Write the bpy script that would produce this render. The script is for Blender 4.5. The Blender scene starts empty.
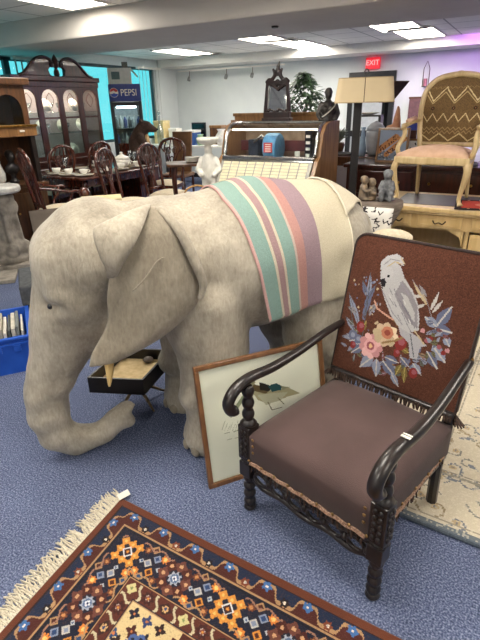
import bpy, bmesh, math, random
import numpy as np
from math import sin, cos, pi, radians as R
from mathutils import Matrix, Vector
from mathutils.bvhtree import BVHTree
random.seed(7)
rng = np.random.default_rng(3)
sc = bpy.context.scene
COL = sc.collection

# ------------------------------------------------------------------ materials
def lin(c):
    o = []
    for x in c[:3]:
        x = x / 255.0
        o.append(x / 12.92 if x <= .04045 else ((x + .055) / 1.055) ** 2.4)
    return (o[0], o[1], o[2], 1.0)

def _base(name):
    m = bpy.data.materials.new(name); m.use_nodes = True
    nt = m.node_tree
    return m, nt, nt.nodes['Principled BSDF']

def _coord(nt, scale, stretch=(1, 1, 1)):
    tc = nt.nodes.new('ShaderNodeTexCoord'); mp = nt.nodes.new('ShaderNodeMapping')
    mp.inputs['Scale'].default_value = stretch
    nt.links.new(tc.outputs['Object'], mp.inputs['Vector'])
    return mp

def mat(name, c, c2=None, scale=20, rough=.6, bump=0, bscale=None, metal=0, coat=0, spec=.5, stretch=(1, 1, 1), detail=4, contrast=(.35, .65), sheen=0):
    m, nt, b = _base(name)
    b.inputs['Roughness'].default_value = rough; b.inputs['Metallic'].default_value = metal
    b.inputs['Coat Weight'].default_value = coat; b.inputs['Specular IOR Level'].default_value = spec
    b.inputs['Sheen Weight'].default_value = sheen
    if c2 is None: c2 = tuple(max(0, x * .9) for x in c)
    mp = _coord(nt, scale, stretch)
    n = nt.nodes.new('ShaderNodeTexNoise'); n.inputs['Scale'].default_value = scale; n.inputs['Detail'].default_value = detail
    nt.links.new(mp.outputs[0], n.inputs['Vector'])
    r = nt.nodes.new('ShaderNodeValToRGB'); e = r.color_ramp.elements
    e[0].position, e[1].position = contrast; e[0].color = lin(c2); e[1].color = lin(c)
    nt.links.new(n.outputs['Fac'], r.inputs['Fac']); nt.links.new(r.outputs['Color'], b.inputs['Base Color'])
    if bump:
        n2 = nt.nodes.new('ShaderNodeTexNoise'); n2.inputs['Scale'].default_value = bscale or scale; n2.inputs['Detail'].default_value = 5
        nt.links.new(mp.outputs[0], n2.inputs['Vector'])
        bp_ = nt.nodes.new('ShaderNodeBump'); bp_.inputs['Strength'].default_value = bump; bp_.inputs['Distance'].default_value = .01
        nt.links.new(n2.outputs['Fac'], bp_.inputs['Height']); nt.links.new(bp_.outputs['Normal'], b.inputs['Normal'])
    return m

def wood(name, c, c2, scale=6, rough=.35, coat=.2, stretch=(6, 6, .7)):
    return mat(name, c, c2, scale=scale, rough=rough, coat=coat, stretch=stretch, detail=6, contrast=(.3, .7), bump=.05)

def emit(name, c, s):
    m, nt, b = _base(name)
    b.inputs['Base Color'].default_value = lin(c); b.inputs['Emission Color'].default_value = lin(c); b.inputs['Emission Strength'].default_value = s
    return m

def glass(name, c=(235, 245, 245), alpha=.12, rough=.05):
    m = bpy.data.materials.new(name); m.use_nodes = True; nt = m.node_tree; nt.nodes.clear()
    out = nt.nodes.new('ShaderNodeOutputMaterial'); mix = nt.nodes.new('ShaderNodeMixShader')
    tr = nt.nodes.new('ShaderNodeBsdfTransparent'); gl = nt.nodes.new('ShaderNodeBsdfGlossy'); lw = nt.nodes.new('ShaderNodeLayerWeight')
    pw = nt.nodes.new('ShaderNodeMath'); pw.operation = 'POWER'; pw.inputs[1].default_value = 4
    ma = nt.nodes.new('ShaderNodeMath'); ma.operation = 'MULTIPLY_ADD'; ma.inputs[1].default_value = .5; ma.inputs[2].default_value = alpha * .4
    tr.inputs['Color'].default_value = lin(c); gl.inputs['Roughness'].default_value = rough
    nt.links.new(lw.outputs['Facing'], pw.inputs[0]); nt.links.new(pw.outputs[0], ma.inputs[0]); nt.links.new(ma.outputs[0], mix.inputs['Fac'])
    nt.links.new(tr.outputs[0], mix.inputs[1]); nt.links.new(gl.outputs[0], mix.inputs[2]); nt.links.new(mix.outputs[0], out.inputs['Surface'])
    return m

def painted(name, rough=.85, bump=.25, bscale=500, sheen=0):
    m, nt, b = _base(name)
    a = nt.nodes.new('ShaderNodeAttribute'); a.attribute_name = 'Col'
    mp = _coord(nt, 1)
    n = nt.nodes.new('ShaderNodeTexNoise'); n.inputs['Scale'].default_value = bscale; n.inputs['Detail'].default_value = 3
    nt.links.new(mp.outputs[0], n.inputs['Vector'])
    mx = nt.nodes.new('ShaderNodeMixRGB'); mx.blend_type = 'OVERLAY'; mx.inputs['Fac'].default_value = .35
    nt.links.new(a.outputs['Color'], mx.inputs[1]); nt.links.new(n.outputs['Fac'], mx.inputs[2]); nt.links.new(mx.outputs[0], b.inputs['Base Color'])
    b.inputs['Roughness'].default_value = rough; b.inputs['Sheen Weight'].default_value = sheen; b.inputs['Specular IOR Level'].default_value = .2
    if bump:
        bp_ = nt.nodes.new('ShaderNodeBump'); bp_.inputs['Strength'].default_value = bump; bp_.inputs['Distance'].default_value = .004
        nt.links.new(n.outputs['Fac'], bp_.inputs['Height']); nt.links.new(bp_.outputs['Normal'], b.inputs['Normal'])
    return m

def plush(name, stops, bump=.6):
    m, nt, b = _base(name); mp = _coord(nt, 1)
    n1 = nt.nodes.new('ShaderNodeTexNoise'); n1.inputs['Scale'].default_value = 5; n1.inputs['Detail'].default_value = 6; n1.inputs['Roughness'].default_value = .7
    n2 = nt.nodes.new('ShaderNodeTexNoise'); n2.inputs['Scale'].default_value = 55; n2.inputs['Detail'].default_value = 4; n2.inputs['Distortion'].default_value = .6
    mp2 = nt.nodes.new('ShaderNodeMapping'); mp2.inputs['Scale'].default_value = (1.6, 1.6, .5); nt.links.new(mp.outputs[0], mp2.inputs['Vector'])
    nt.links.new(mp.outputs[0], n1.inputs['Vector']); nt.links.new(mp2.outputs[0], n2.inputs['Vector'])
    ad = nt.nodes.new('ShaderNodeMath'); ad.operation = 'MULTIPLY_ADD'; ad.inputs[1].default_value = .3; nt.links.new(n2.outputs['Fac'], ad.inputs[0])
    ml = nt.nodes.new('ShaderNodeMath'); ml.operation = 'MULTIPLY'; ml.inputs[1].default_value = .7; nt.links.new(n1.outputs['Fac'], ml.inputs[0]); nt.links.new(ml.outputs[0], ad.inputs[2])
    r = nt.nodes.new('ShaderNodeValToRGB'); e = r.color_ramp.elements
    e[0].position = .36; e[0].color = lin(stops[0]); e[1].position = .64; e[1].color = lin(stops[2]); k = e.new(.5); k.color = lin(stops[1])
    nt.links.new(ad.outputs[0], r.inputs['Fac']); nt.links.new(r.outputs[0], b.inputs['Base Color'])
    b.inputs['Roughness'].default_value = .95; b.inputs['Sheen Weight'].default_value = .2; b.inputs['Specular IOR Level'].default_value = .15
    bp_ = nt.nodes.new('ShaderNodeBump'); bp_.inputs['Strength'].default_value = bump; bp_.inputs['Distance'].default_value = .012
    nt.links.new(ad.outputs[0], bp_.inputs['Height']); nt.links.new(bp_.outputs['Normal'], b.inputs['Normal'])
    return m

# ------------------------------------------------------------------ mesh builder
class MB:
    def __init__(s): s.v = []; s.f = []
    def add(s, vs, fs, M=None):
        o = len(s.v)
        for v in vs:
            v = Vector(v)
            s.v.append(tuple(M @ v) if M is not None else tuple(v))
        s.f += [tuple(i + o for i in f) for f in fs]
        return s
    def box(s, c, d, M=None):
        x, y, z = (k / 2 for k in d); vs = [(c[0] + i * x, c[1] + j * y, c[2] + k * z) for i in (-1, 1) for j in (-1, 1) for k in (-1, 1)]
        return s.add(vs, [(0, 1, 3, 2), (4, 6, 7, 5), (0, 4, 5, 1), (2, 3, 7, 6), (0, 2, 6, 4), (1, 5, 7, 3)], M)
    def bx(s, x0, x1, y0, y1, z0, z1, M=None):
        return s.box(((x0 + x1) / 2, (y0 + y1) / 2, (z0 + z1) / 2), (x1 - x0, y1 - y0, z1 - z0), M)
    def lathe(s, prof, c=(0, 0, 0), n=16, M=None, sx=1, sy=1):
        vs = []; fs = []
        for r, z in prof:
            for i in range(n):
                a = 2 * pi * i / n; vs.append((c[0] + sx * r * cos(a), c[1] + sy * r * sin(a), c[2] + z))
        for k in range(len(prof) - 1):
            for i in range(n):
                j = (i + 1) % n; fs.append((k * n + i, k * n + j, (k + 1) * n + j, (k + 1) * n + i))
        fs.append(tuple(range(n - 1, -1, -1))); fs.append(tuple((len(prof) - 1) * n + i for i in range(n)))
        return s.add(vs, fs, M)
    def tube(s, path, rad, n=8, M=None, sq=1.0, closed=False):
        P = [Vector(p) for p in path]; m = len(P)
        if not hasattr(rad, '__len__'): rad = [rad] * m
        vs = []; fs = []; up = None
        for k in range(m):
            if closed: t = P[(k + 1) % m] - P[k - 1]
            else: t = P[min(k + 1, m - 1)] - P[max(k - 1, 0)]
            t = t.normalized() if t.length > 1e-9 else Vector((0, 0, 1))
            if up is None:
                up = Vector((0, 0, 1)) if abs(t.z) < .9 else Vector((0, 1, 0))
            u = (up - t * up.dot(t))
            u = u.normalized() if u.length > 1e-6 else t.orthogonal().normalized()
            up = u; w = t.cross(u)
            for i in range(n):
                a = 2 * pi * (i + .5) / n; vs.append(P[k] + u * (rad[k] * sq * cos(a)) + w * (rad[k] * sin(a)))
        for k in range(m if closed else m - 1):
            for i in range(n):
                j = (i + 1) % n; q = (k + 1) % m
                fs.append((k * n + i, k * n + j, q * n + j, q * n + i))
        if not closed:
            fs.append(tuple(range(n - 1, -1, -1))); fs.append(tuple((m - 1) * n + i for i in range(n)))
        return s.add(vs, fs, M)
    def ell(s, c, r, M=None, n=14, rot=None):
        if not hasattr(r, '__len__'): r = (r, r, r)
        prof = [(sin(pi * k / (n // 2 + 1)), -cos(pi * k / (n // 2 + 1))) for k in range(1, n // 2 + 1)]
        vs = []; fs = []
        for a_, z in prof:
            for i in range(n):
                t = 2 * pi * i / n; v = Vector((r[0] * a_ * cos(t), r[1] * a_ * sin(t), r[2] * z))
                if rot is not None: v = rot @ v
                vs.append(v + Vector(c))
        for k in range(len(prof) - 1):
            for i in range(n):
                j = (i + 1) % n; fs.append((k * n + i, k * n + j, (k + 1) * n + j, (k + 1) * n + i))
        b = Vector((0, 0, -r[2])); t = Vector((0, 0, r[2]))
        if rot is not None: b = rot @ b; t = rot @ t
        vs += [b + Vector(c), t + Vector(c)]; q = len(vs)
        for i in range(n):
            j = (i + 1) % n; fs.append((q - 2, j, i)); L = (len(prof) - 1) * n; fs.append((q - 1, L + i, L + j))
        return s.add(vs, fs, M)
    def prism(s, poly, y0, y1, M=None):      # polygon in x,z extruded along y
        n = len(poly)
        vs = [(x, y0, z) for x, z in poly] + [(x, y1, z) for x, z in poly]
        fs = [tuple(range(n)), tuple(range(2 * n - 1, n - 1, -1))] + [(i, n + i, n + (i + 1) % n, (i + 1) % n) for i in range(n)]
        return s.add(vs, fs, M)
    def slab(s, poly, z0, z1, M=None):       # polygon in x,y extruded along z
        n = len(poly)
        vs = [(x, y, z0) for x, y in poly] + [(x, y, z1) for x, y in poly]
        fs = [tuple(range(n)), tuple(range(2 * n - 1, n - 1, -1))] + [(i, n + i, n + (i + 1) % n, (i + 1) % n) for i in range(n)]
        return s.add(vs, fs, M)
    def build(s, name, m, parent=None, bev=0, smooth=False, sub=0, solid=0, M=None):
        me = bpy.data.meshes.new(name); me.from_pydata([tuple(v) for v in s.v], [], s.f)
        bm = bmesh.new(); bm.from_mesh(me); bmesh.ops.recalc_face_normals(bm, faces=bm.faces); bm.to_mesh(me); bm.free()
        if smooth: me.polygons.foreach_set('use_smooth', [True] * len(me.polygons))
        if m is not None: me.materials.append(m)
        o = bpy.data.objects.new(name, me); COL.objects.link(o)
        if M is not None: o.matrix_world = M
        if parent is not None: o.parent = parent
        if solid:
            q = o.modifiers.new('solid', 'SOLIDIFY'); q.thickness = solid; q.offset = 0
        if bev:
            q = o.modifiers.new('bev', 'BEVEL'); q.width = bev; q.segments = 2; q.limit_method = 'ANGLE'; q.angle_limit = R(40)
        if sub:
            q = o.modifiers.new('sub', 'SUBSURF'); q.levels = sub; q.render_levels = sub
        return o

def arcpts(cx, cz, r, a0, a1, n, ry=None):
    ry = ry or r
    return [(cx + r * cos(R(a0 + (a1 - a0) * i / n)), cz + ry * sin(R(a0 + (a1 - a0) * i / n))) for i in range(n + 1)]

def spline(pts, n=6):
    P = [Vector(p) for p in pts]; out = []
    for i in range(len(P) - 1):
        p0 = P[max(i - 1, 0)]; p1 = P[i]; p2 = P[i + 1]; p3 = P[min(i + 2, len(P) - 1)]
        for k in range(n):
            t = k / n
            out.append(.5 * ((2 * p1) + (p2 - p0) * t + (2 * p0 - 5 * p1 + 4 * p2 - p3) * t * t + (3 * p1 - p0 - 3 * p2 + p3) * t ** 3))
    out.append(P[-1]); return out

def blob(name, mb, m, parent=None, voxel=.02, it=10, floor=None, fac=.5, disp=None):
    """melt overlapping solids into one continuous skin"""
    o = mb.build(name + '_src', None)
    q = o.modifiers.new('r', 'REMESH'); q.mode = 'VOXEL'; q.voxel_size = voxel
    q = o.modifiers.new('s', 'SMOOTH'); q.factor = fac; q.iterations = it
    dg = bpy.context.evaluated_depsgraph_get(); dg.update()
    me = bpy.data.meshes.new_from_object(o.evaluated_get(dg)); me.name = name
    old = o.data; bpy.data.objects.remove(o); bpy.data.meshes.remove(old)
    n = len(me.vertices); co = np.empty(n * 3, np.float32); me.vertices.foreach_get('co', co); co = co.reshape(-1, 3)
    if disp is not None:
        no = np.empty(n * 3, np.float32); me.vertices.foreach_get('normal', no); no = no.reshape(-1, 3)
        co = disp(co, no)
    if floor is not None: co[:, 2] = np.maximum(co[:, 2], floor)
    me.vertices.foreach_set('co', np.ascontiguousarray(co, np.float32).ravel())
    me.polygons.foreach_set('use_smooth', [True] * len(me.polygons))
    me.materials.clear(); me.materials.append(m); me.update()
    o = bpy.data.objects.new(name, me); COL.objects.link(o)
    if parent is not None: o.parent = parent
    return o

def chain(mb, pts, n=16):
    """tapered limb: pts = (x,y,z,r) ; beads dense enough to melt together"""
    for a, b in zip(pts, pts[1:]):
        A = Vector(a[:3]); B = Vector(b[:3]); L = (B - A).length; k = max(2, int(L / (min(a[3], b[3]) * .35)))
        for i in range(k + 1):
            t = i / k; mb.ell(A.lerp(B, t), a[3] + (b[3] - a[3]) * t, n=n)

def tag(o, label=None, cat=None, group=None, kind=None):
    if label: o['label'] = label
    if cat: o['category'] = cat
    if group: o['group'] = group
    if kind: o['kind'] = kind
    return o

def thing(name, label, cat, loc=(0, 0, 0), rz=0, group=None):
    o = bpy.data.objects.new(name, None); COL.objects.link(o); o.empty_display_size = .1
    o.location = loc; o.rotation_euler = (0, 0, R(rz)); return tag(o, label, cat, group)

def copy_tree(o, parent=None):
    c = o.copy(); COL.objects.link(c)
    if parent is not None: c.parent = parent
    for ch in list(o.children): copy_tree(ch, c)
    return c

def dup(o, loc, rz, label, group=None):
    c = copy_tree(o); c.location = loc; c.rotation_euler = (0, 0, R(rz)); c['label'] = label
    if group: c['group'] = group
    return c

def text(name, s, size, m, parent, M, depth=.002, sx=1):
    cu = bpy.data.curves.new(name, 'FONT'); cu.body = s; cu.size = size; cu.extrude = depth; cu.align_x = 'CENTER'; cu.align_y = 'CENTER'
    o = bpy.data.objects.new(name, cu); COL.objects.link(o)
    dg = bpy.context.evaluated_depsgraph_get(); dg.update()
    me = bpy.data.meshes.new_from_object(o.evaluated_get(dg)); bpy.data.objects.remove(o)
    me.transform(M @ Matrix.Diagonal((sx, 1, 1, 1))); me.materials.clear(); me.materials.append(m)
    o = bpy.data.objects.new(name, me); COL.objects.link(o)
    if parent is not None: o.parent = parent
    return o

# ------------------------------------------------------------------ painted cloth and paper
class Canvas:
    """pattern woven or printed into a surface: nu x nv cells over w x h metres"""
    def __init__(s, w, h, cell, bg):
        s.w, s.h = w, h; s.nu = max(2, int(w / cell)); s.nv = max(2, int(h / cell))
        u = (np.arange(s.nu) + .5) / s.nu * w; v = (np.arange(s.nv) + .5) / s.nv * h
        s.U, s.V = np.meshgrid(u, v); s.c = np.zeros((s.nv, s.nu, 3)); s.c[:] = lin(bg)[:3]
    def fill(s, mask, col, a=1.0):
        s.c[mask] = s.c[mask] * (1 - a) + np.array(lin(col)[:3]) * a; return s
    def ell(s, x, y, rx, ry, col, rot=0, a=1.0):
        c, n = cos(R(rot)), sin(R(rot)); X = (s.U - x) * c + (s.V - y) * n; Y = -(s.U - x) * n + (s.V - y) * c
        return s.fill((X / rx) ** 2 + (Y / ry) ** 2 < 1, col, a)
    def poly(s, pts, col, a=1.0):
        ins = np.zeros(s.U.shape, bool); n = len(pts)
        for i in range(n):
            (x1, y1), (x2, y2) = pts[i], pts[(i + 1) % n]
            if y1 == y2: continue
            cnd = ((y1 > s.V) != (y2 > s.V)) & (s.U < (x2 - x1) * (s.V - y1) / (y2 - y1) + x1); ins ^= cnd
        return s.fill(ins, col, a)
    def line(s, pts, wd, col, a=1.0):
        for (x1, y1), (x2, y2) in zip(pts, pts[1:]):
            dx, dy = x2 - x1, y2 - y1; L = dx * dx + dy * dy + 1e-12
            t = np.clip(((s.U - x1) * dx + (s.V - y1) * dy) / L, 0, 1)
            s.fill((s.U - x1 - t * dx) ** 2 + (s.V - y1 - t * dy) ** 2 < (wd / 2) ** 2, col, a)
        return s
    def leaf(s, x, y, L, wd, rot, col, vein=None):
        c, n = cos(R(rot)), sin(R(rot)); X = (s.U - x) * c + (s.V - y) * n; Y = -(s.U - x) * n + (s.V - y) * c
        t = np.clip(X / L, 0, 1)
        s.fill((X > 0) & (X < L) & (np.abs(Y) < wd / 2 * np.sin(pi * t ** .8)), col)
        if vein: s.fill((X > 0) & (X < L) & (np.abs(Y) < wd * .07), vein)
        return s
    def mesh(s, name, m, parent, P, thick=(0, 0, 0), smooth=False):
        """P(u,v)->x,y,z arrays; thick = offset of the underside"""
        u = np.linspace(0, s.w, s.nu + 1); v = np.linspace(0, s.h, s.nv + 1); UU, VV = np.meshgrid(u, v)
        X, Y, Z = P(UU, VV); co = np.stack([X + 0 * UU, Y + 0 * UU, Z + 0 * UU], -1).reshape(-1, 3)
        W = s.nu + 1; i = np.arange(s.nu)[None, :] + W * np.arange(s.nv)[:, None]
        f = np.stack([i, i + 1, i + W + 1, i + W], -1).reshape(-1, 4)
        col = np.concatenate([s.c.reshape(-1, 3), np.ones((s.nu * s.nv, 1))], 1)
        if any(thick):
            ring = list(range(0, W)) + [W * k + s.nu for k in range(1, s.nv + 1)] + [W * s.nv + k for k in range(s.nu - 1, -1, -1)] + [W * k for k in range(s.nv - 1, 0, -1)]
            n0 = len(co); co = np.concatenate([co, co[ring] + np.array(thick)]); n = len(ring)
            sk = np.array([[ring[k], n0 + k, n0 + (k + 1) % n, ring[(k + 1) % n]] for k in range(n)])
            cell = []
            for k in range(n):
                r_, c_ = divmod(ring[k], W); cell.append(min(r_, s.nv - 1) * s.nu + min(c_, s.nu - 1))
            f = np.concatenate([f, sk]); col = np.concatenate([col, col[cell]])
        me = bpy.data.meshes.new(name); me.vertices.add(len(co)); me.vertices.foreach_set('co', co.astype(np.float32).ravel())
        me.loops.add(f.size); me.loops.foreach_set('vertex_index', f.astype(np.int32).ravel())
        me.polygons.add(len(f)); me.polygons.foreach_set('loop_start', np.arange(0, f.size, 4, dtype=np.int32))
        me.update(calc_edges=True)
        if smooth: me.polygons.foreach_set('use_smooth', [True] * len(f))
        at = me.attributes.new('Col', 'FLOAT_COLOR', 'FACE'); at.data.foreach_set('color', col.astype(np.float32).ravel())
        me.materials.append(m); o = bpy.data.objects.new(name, me); COL.objects.link(o)
        if parent is not None: o.parent = parent
        return o

# ------------------------------------------------------------------ camera
F, P_, RL, H = 480.0, R(24), R(1.5), 1.55
fw = Vector((0, cos(P_), -sin(P_))); dn = Vector((0, -sin(P_), -cos(P_))); rt = Vector((1, 0, 0))
ri = cos(RL) * rt + sin(RL) * dn; di = -sin(RL) * rt + cos(RL) * dn
cam = bpy.data.cameras.new('camera'); co_ = bpy.data.objects.new('camera', cam); COL.objects.link(co_)
Mx = Matrix.Identity(4)
for k, ax in enumerate((ri, -di, -fw)):
    for j in range(3): Mx[j][k] = ax[j]
Mx.translation = (0, 0, H); co_.matrix_world = Mx
cam.sensor_fit = 'VERTICAL'; cam.sensor_height = 36; cam.lens = 36 * F / 640; cam.clip_start = .05
sc.camera = co_
def ray(x, y): return (fw + ri * ((x - 240) / F) + di * ((y - 320) / F))
def AY(x, y, Y): r = ray(x, y); return Vector((0, 0, H)) + r * (Y / r.y)        # world point seen at a pixel, at forward distance Y
def AZ(x, y, z=0): r = ray(x, y); return Vector((0, 0, H)) + r * ((z - H) / r.z)
def RM(a, d, z=0): return Vector((a * .8660254 + d * .5, -a * .5 + d * .8660254, z))   # room axes: a along back wall, d towards it
RY = -30     # things square to the room, facing away from the back wall
RX = 60      # things on the left wall, facing the room

# ------------------------------------------------------------------ shared materials
M_carpet = None
def carpet_mat():
    m, nt, b = _base('carpet')
    mp = _coord(nt, 1)
    n1 = nt.nodes.new('ShaderNodeTexNoise'); n1.inputs['Scale'].default_value = 150; n1.inputs['Detail'].default_value = 3
    n2 = nt.nodes.new('ShaderNodeTexNoise'); n2.inputs['Scale'].default_value = 2.5; n2.inputs['Detail'].default_value = 3
    n3 = nt.nodes.new('ShaderNodeTexVoronoi'); n3.inputs['Scale'].default_value = 110
    for n in (n1, n2, n3): nt.links.new(mp.outputs[0], n.inputs['Vector'])
    r = nt.nodes.new('ShaderNodeValToRGB'); e = r.color_ramp.elements
    e[0].position = .33; e[0].color = lin((64, 73, 100)); e[1].position = .68; e[1].color = lin((152, 160, 185))
    k = r.color_ramp.elements.new(.5); k.color = lin((98, 108, 138))
    nt.links.new(n1.outputs['Fac'], r.inputs['Fac'])
    mx = nt.nodes.new('ShaderNodeMixRGB'); mx.blend_type = 'MULTIPLY'; mx.inputs['Fac'].default_value = .35
    r2 = nt.nodes.new('ShaderNodeValToRGB'); r2.color_ramp.elements[0].color = lin((170, 170, 175)); r2.color_ramp.elements[0].position = .3; r2.color_ramp.elements[1].position = .7
    nt.links.new(n2.outputs['Fac'], r2.inputs['Fac']); nt.links.new(r.outputs[0], mx.inputs[1]); nt.links.new(r2.outputs[0], mx.inputs[2])
    nt.links.new(mx.outputs[0], b.inputs['Base Color']); b.inputs['Roughness'].default_value = .95; b.inputs['Specular IOR Level'].default_value = .1
    bp_ = nt.nodes.new('ShaderNodeBump'); bp_.inputs['Strength'].default_value = .5; bp_.inputs['Distance'].default_value = .006
    nt.links.new(n1.outputs['Fac'], bp_.inputs['Height']); nt.links.new(bp_.outputs['Normal'], b.inputs['Normal'])
    return m

def tile_mat():
    m, nt, b = _base('ceiling_tile')
    mp = _coord(nt, 1)
    br = nt.nodes.new('ShaderNodeTexBrick'); br.offset = 0; br.inputs['Scale'].default_value = 1
    br.inputs['Brick Width'].default_value = .61; br.inputs['Row Height'].default_value = .61; br.inputs['Mortar Size'].default_value = .012
    br.inputs['Color1'].default_value = lin((240, 236, 230)); br.inputs['Color2'].default_value = lin((235, 231, 225)); br.inputs['Mortar'].default_value = lin((170, 166, 160))
    nt.links.new(mp.outputs[0], br.inputs['Vector']); nt.links.new(br.outputs['Color'], b.inputs['Base Color'])
    b.inputs['Roughness'].default_value = .9
    n = nt.nodes.new('ShaderNodeTexNoise'); n.inputs['Scale'].default_value = 60; nt.links.new(mp.outputs[0], n.inputs['Vector'])
    bp_ = nt.nodes.new('ShaderNodeBump'); bp_.inputs['Strength'].default_value = .15; nt.links.new(n.outputs['Fac'], bp_.inputs['Height']); nt.links.new(bp_.outputs['Normal'], b.inputs['Normal'])
    return m

m_wall = mat('wall_paint', (214, 219, 219), (209, 214, 215), scale=3, rough=.85, bump=.05, bscale=90)
m_white = mat('white_paint', (232, 229, 223), (227, 224, 218), scale=3, rough=.8)
m_beam = mat('beam_paint', (214, 208, 200), (209, 203, 195), scale=3, rough=.8)
m_mahog = wood('mahogany', (74, 32, 22), (36, 14, 10), rough=.28, coat=.4)
m_mahog2 = wood('red_mahogany', (92, 42, 26), (48, 20, 13), rough=.25, coat=.5)
m_walnut = wood('walnut', (98, 62, 36), (58, 34, 20))
m_oak = wood('oak', (148, 108, 66), (112, 78, 46))
m_brownwood = wood('golden_brown_wood', (96, 64, 40), (64, 42, 26))
m_cream = wood('cream_lacquer', (226, 196, 140), (204, 170, 112), scale=4, rough=.35)
m_ebony = mat('black_stained_wood', (40, 31, 28), (20, 15, 14), scale=14, rough=.36, coat=.2, stretch=(3, 3, .6))
m_brass = mat('brass', (190, 150, 80), (150, 110, 55), scale=30, rough=.3, metal=1)
m_chrome = mat('chrome', (214, 214, 212), (190, 190, 188), scale=30, rough=.18, metal=1)
m_black = mat('black_plastic', (24, 24, 26), (18, 18, 20), rough=.35)
m_glass = glass('clear_glass')
m_linen = mat('cream_upholstery', (222, 208, 182), (205, 190, 162), scale=60, rough=.9, bump=.2)
m_porc = mat('white_porcelain', (236, 232, 222), (228, 223, 212), rough=.2, coat=.4)
m_paper = mat('white_paper', (232, 228, 216), (222, 218, 206), rough=.8)
m_grey = mat('grey_fabric', (120, 112, 104), (98, 90, 84), scale=40, rough=.9, bump=.3)
m_stone = mat('weathered_stone', (158, 150, 138), (104, 98, 90), scale=9, rough=.9, bump=.5, bscale=40)
m_darkglass = mat('dark_screen', (14, 18, 24), (10, 13, 18), rough=.1)

# ------------------------------------------------------------------ the room
A0, A1, D0, D1 = -7.3, 3.2, -2.6, 10.0
ZC, ZB, ZF = 2.62, 2.35, 2.5
MR = Matrix.Rotation(R(-30), 4, 'Z')
def struct(name, mb, m, bev=0):
    o = mb.build(name, m, bev=bev); o.rotation_euler = (0, 0, R(-30)); o['kind'] = 'structure'; return o
struct('floor', MB().bx(A0 - .15, A1 + .15, D0 - .15, D1 + .15, -.1, 0), carpet_mat())
BF, BB = 4.88, 6.3     # beam front and back
struct('ceiling', MB().bx(A0, A1, D0, BF, ZC, ZC + .1), tile_mat())
struct('ceiling_far', MB().bx(A0, A1, BB, 9.35, ZF, ZF + .1), bpy.data.materials['ceiling_tile'])
struct('ceiling_beam', MB().bx(A0, A1, BF, BB, ZB, ZC + .12), m_beam, bev=.02)
struct('ceiling_soffit', MB().bx(A0, A1, 9.35, D1, ZB, ZC + .12), m_white)
struct('wall_back', MB().bx(A0 - .1, A1 + .1, D1, D1 + .1, 0, ZC), m_wall)
struct('wall_right', MB().bx(A1, A1 + .1, D0, D1, 0, ZC), m_wall)
struct('wall_front', MB().bx(A0 - .1, A1 + .1, D0 - .1, D0, 0, ZC), m_wall)
W0, W1, WZ0, WZ1 = 3.2, 9.2, .95, 2.34
wl = MB().bx(A0 - .1, A0, D0, D1, 0, WZ0).bx(A0 - .1, A0, D0, D1, WZ1, ZC).bx(A0 - .1, A0, D0, W0, WZ0, WZ1).bx(A0 - .1, A0, W1, D1, WZ0, WZ1)
struct('wall_left', wl, m_wall)
struct('baseboard_back', MB().bx(A0, A1, D1 - .015, D1, 0, .1), m_black)
struct('baseboard_left', MB().bx(A0, A0 + .015, D0, D1, 0, .1), m_black)
m_frame = mat('dark_window_frame', (52, 74, 80), (44, 62, 68), rough=.5)
nwin = 5; wd = (W1 - W0) / nwin
for i in range(nwin):
    y0 = W0 + i * wd; y1 = y0 + wd; fr = MB()
    for (p, q, r_, s_) in ((y0, y0 + .05, WZ0, WZ1), (y1 - .05, y1, WZ0, WZ1), (y0, y1, WZ0, WZ0 + .05), (y0, y1, WZ1 - .05, WZ1)):
        fr.bx(A0 - .08, A0 - .02, p, q, r_, s_)
    w = struct('window_%d' % (i + 1), fr, m_frame)
    g = MB().bx(A0 - .053, A0 - .047, y0 + .05, y1 - .05, WZ0 + .05, WZ1 - .05).build('pane', m_glass, w)
m_blind = mat('vertical_blind', (168, 172, 170), (150, 154, 152), scale=8, rough=.9)
def blinds(n, d0, d1, label):
    t = thing('vertical_blind', label, 'blind', RM(A0 + .1, (d0 + d1) / 2, 1.0), RX)
    L = d1 - d0
    MB().bx(-L / 2, L / 2, -.03, .03, 1.30, 1.34).build('rail', m_white, t)
    for k in range(n):
        x = -L / 2 + (k + .5) * L / n
        MB().box((0, 0, .66), (.085, .006, 1.28), Matrix.Translation((x, 0, 0)) @ Matrix.Rotation(R(38), 4, 'Z')).build('slat', m_blind, t)
blinds(7, 8.55, 9.3, 'grey vertical blinds at the end of the window beside the drinks fridge')
blinds(6, 5.62, 6.3, 'grey vertical blinds in the window behind the china cabinet')

# ceiling lights
m_diff = emit('light_diffuser', (255, 248, 236), 9.0)
def panel(a, d, label, w=.6, l=1.2, z=ZC, rot=RY):
    t = thing('ceiling_light', label, 'ceiling light', RM(a, d, z), rot, 'recessed ceiling light panels')
    fr = MB()
    fr.bx(-w / 2, w / 2, -l / 2, -l / 2 + .025, -.02, 0).bx(-w / 2, w / 2, l / 2 - .025, l / 2, -.02, 0)
    fr.bx(-w / 2, -w / 2 + .025, -l / 2 + .025, l / 2 - .025, -.02, 0).bx(w / 2 - .025, w / 2, -l / 2 + .025, l / 2 - .025, -.02, 0)
    fr.build('frame', m_white, t)
    MB().bx(-w / 2 + .025, w / 2 - .025, -l / 2 + .025, l / 2 - .025, -.012, -.003).build('diffuser', m_diff, t)
    g = MB()
    for k in range(1, 4): g.bx(-w / 2 + k * w / 4 - .004, -w / 2 + k * w / 4 + .004, -l / 2 + .03, l / 2 - .03, -.018, -.012)
    for k in range(1, 8): g.bx(-w / 2 + .03, w / 2 - .03, -l / 2 + k * l / 8 - .004, -l / 2 + k * l / 8 + .004, -.018, -.012)
    g.build('louver', m_white, t)
    return t
panel(-4.55, 4.12, 'bright light panel at the top left of the picture above the china cabinet')

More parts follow.
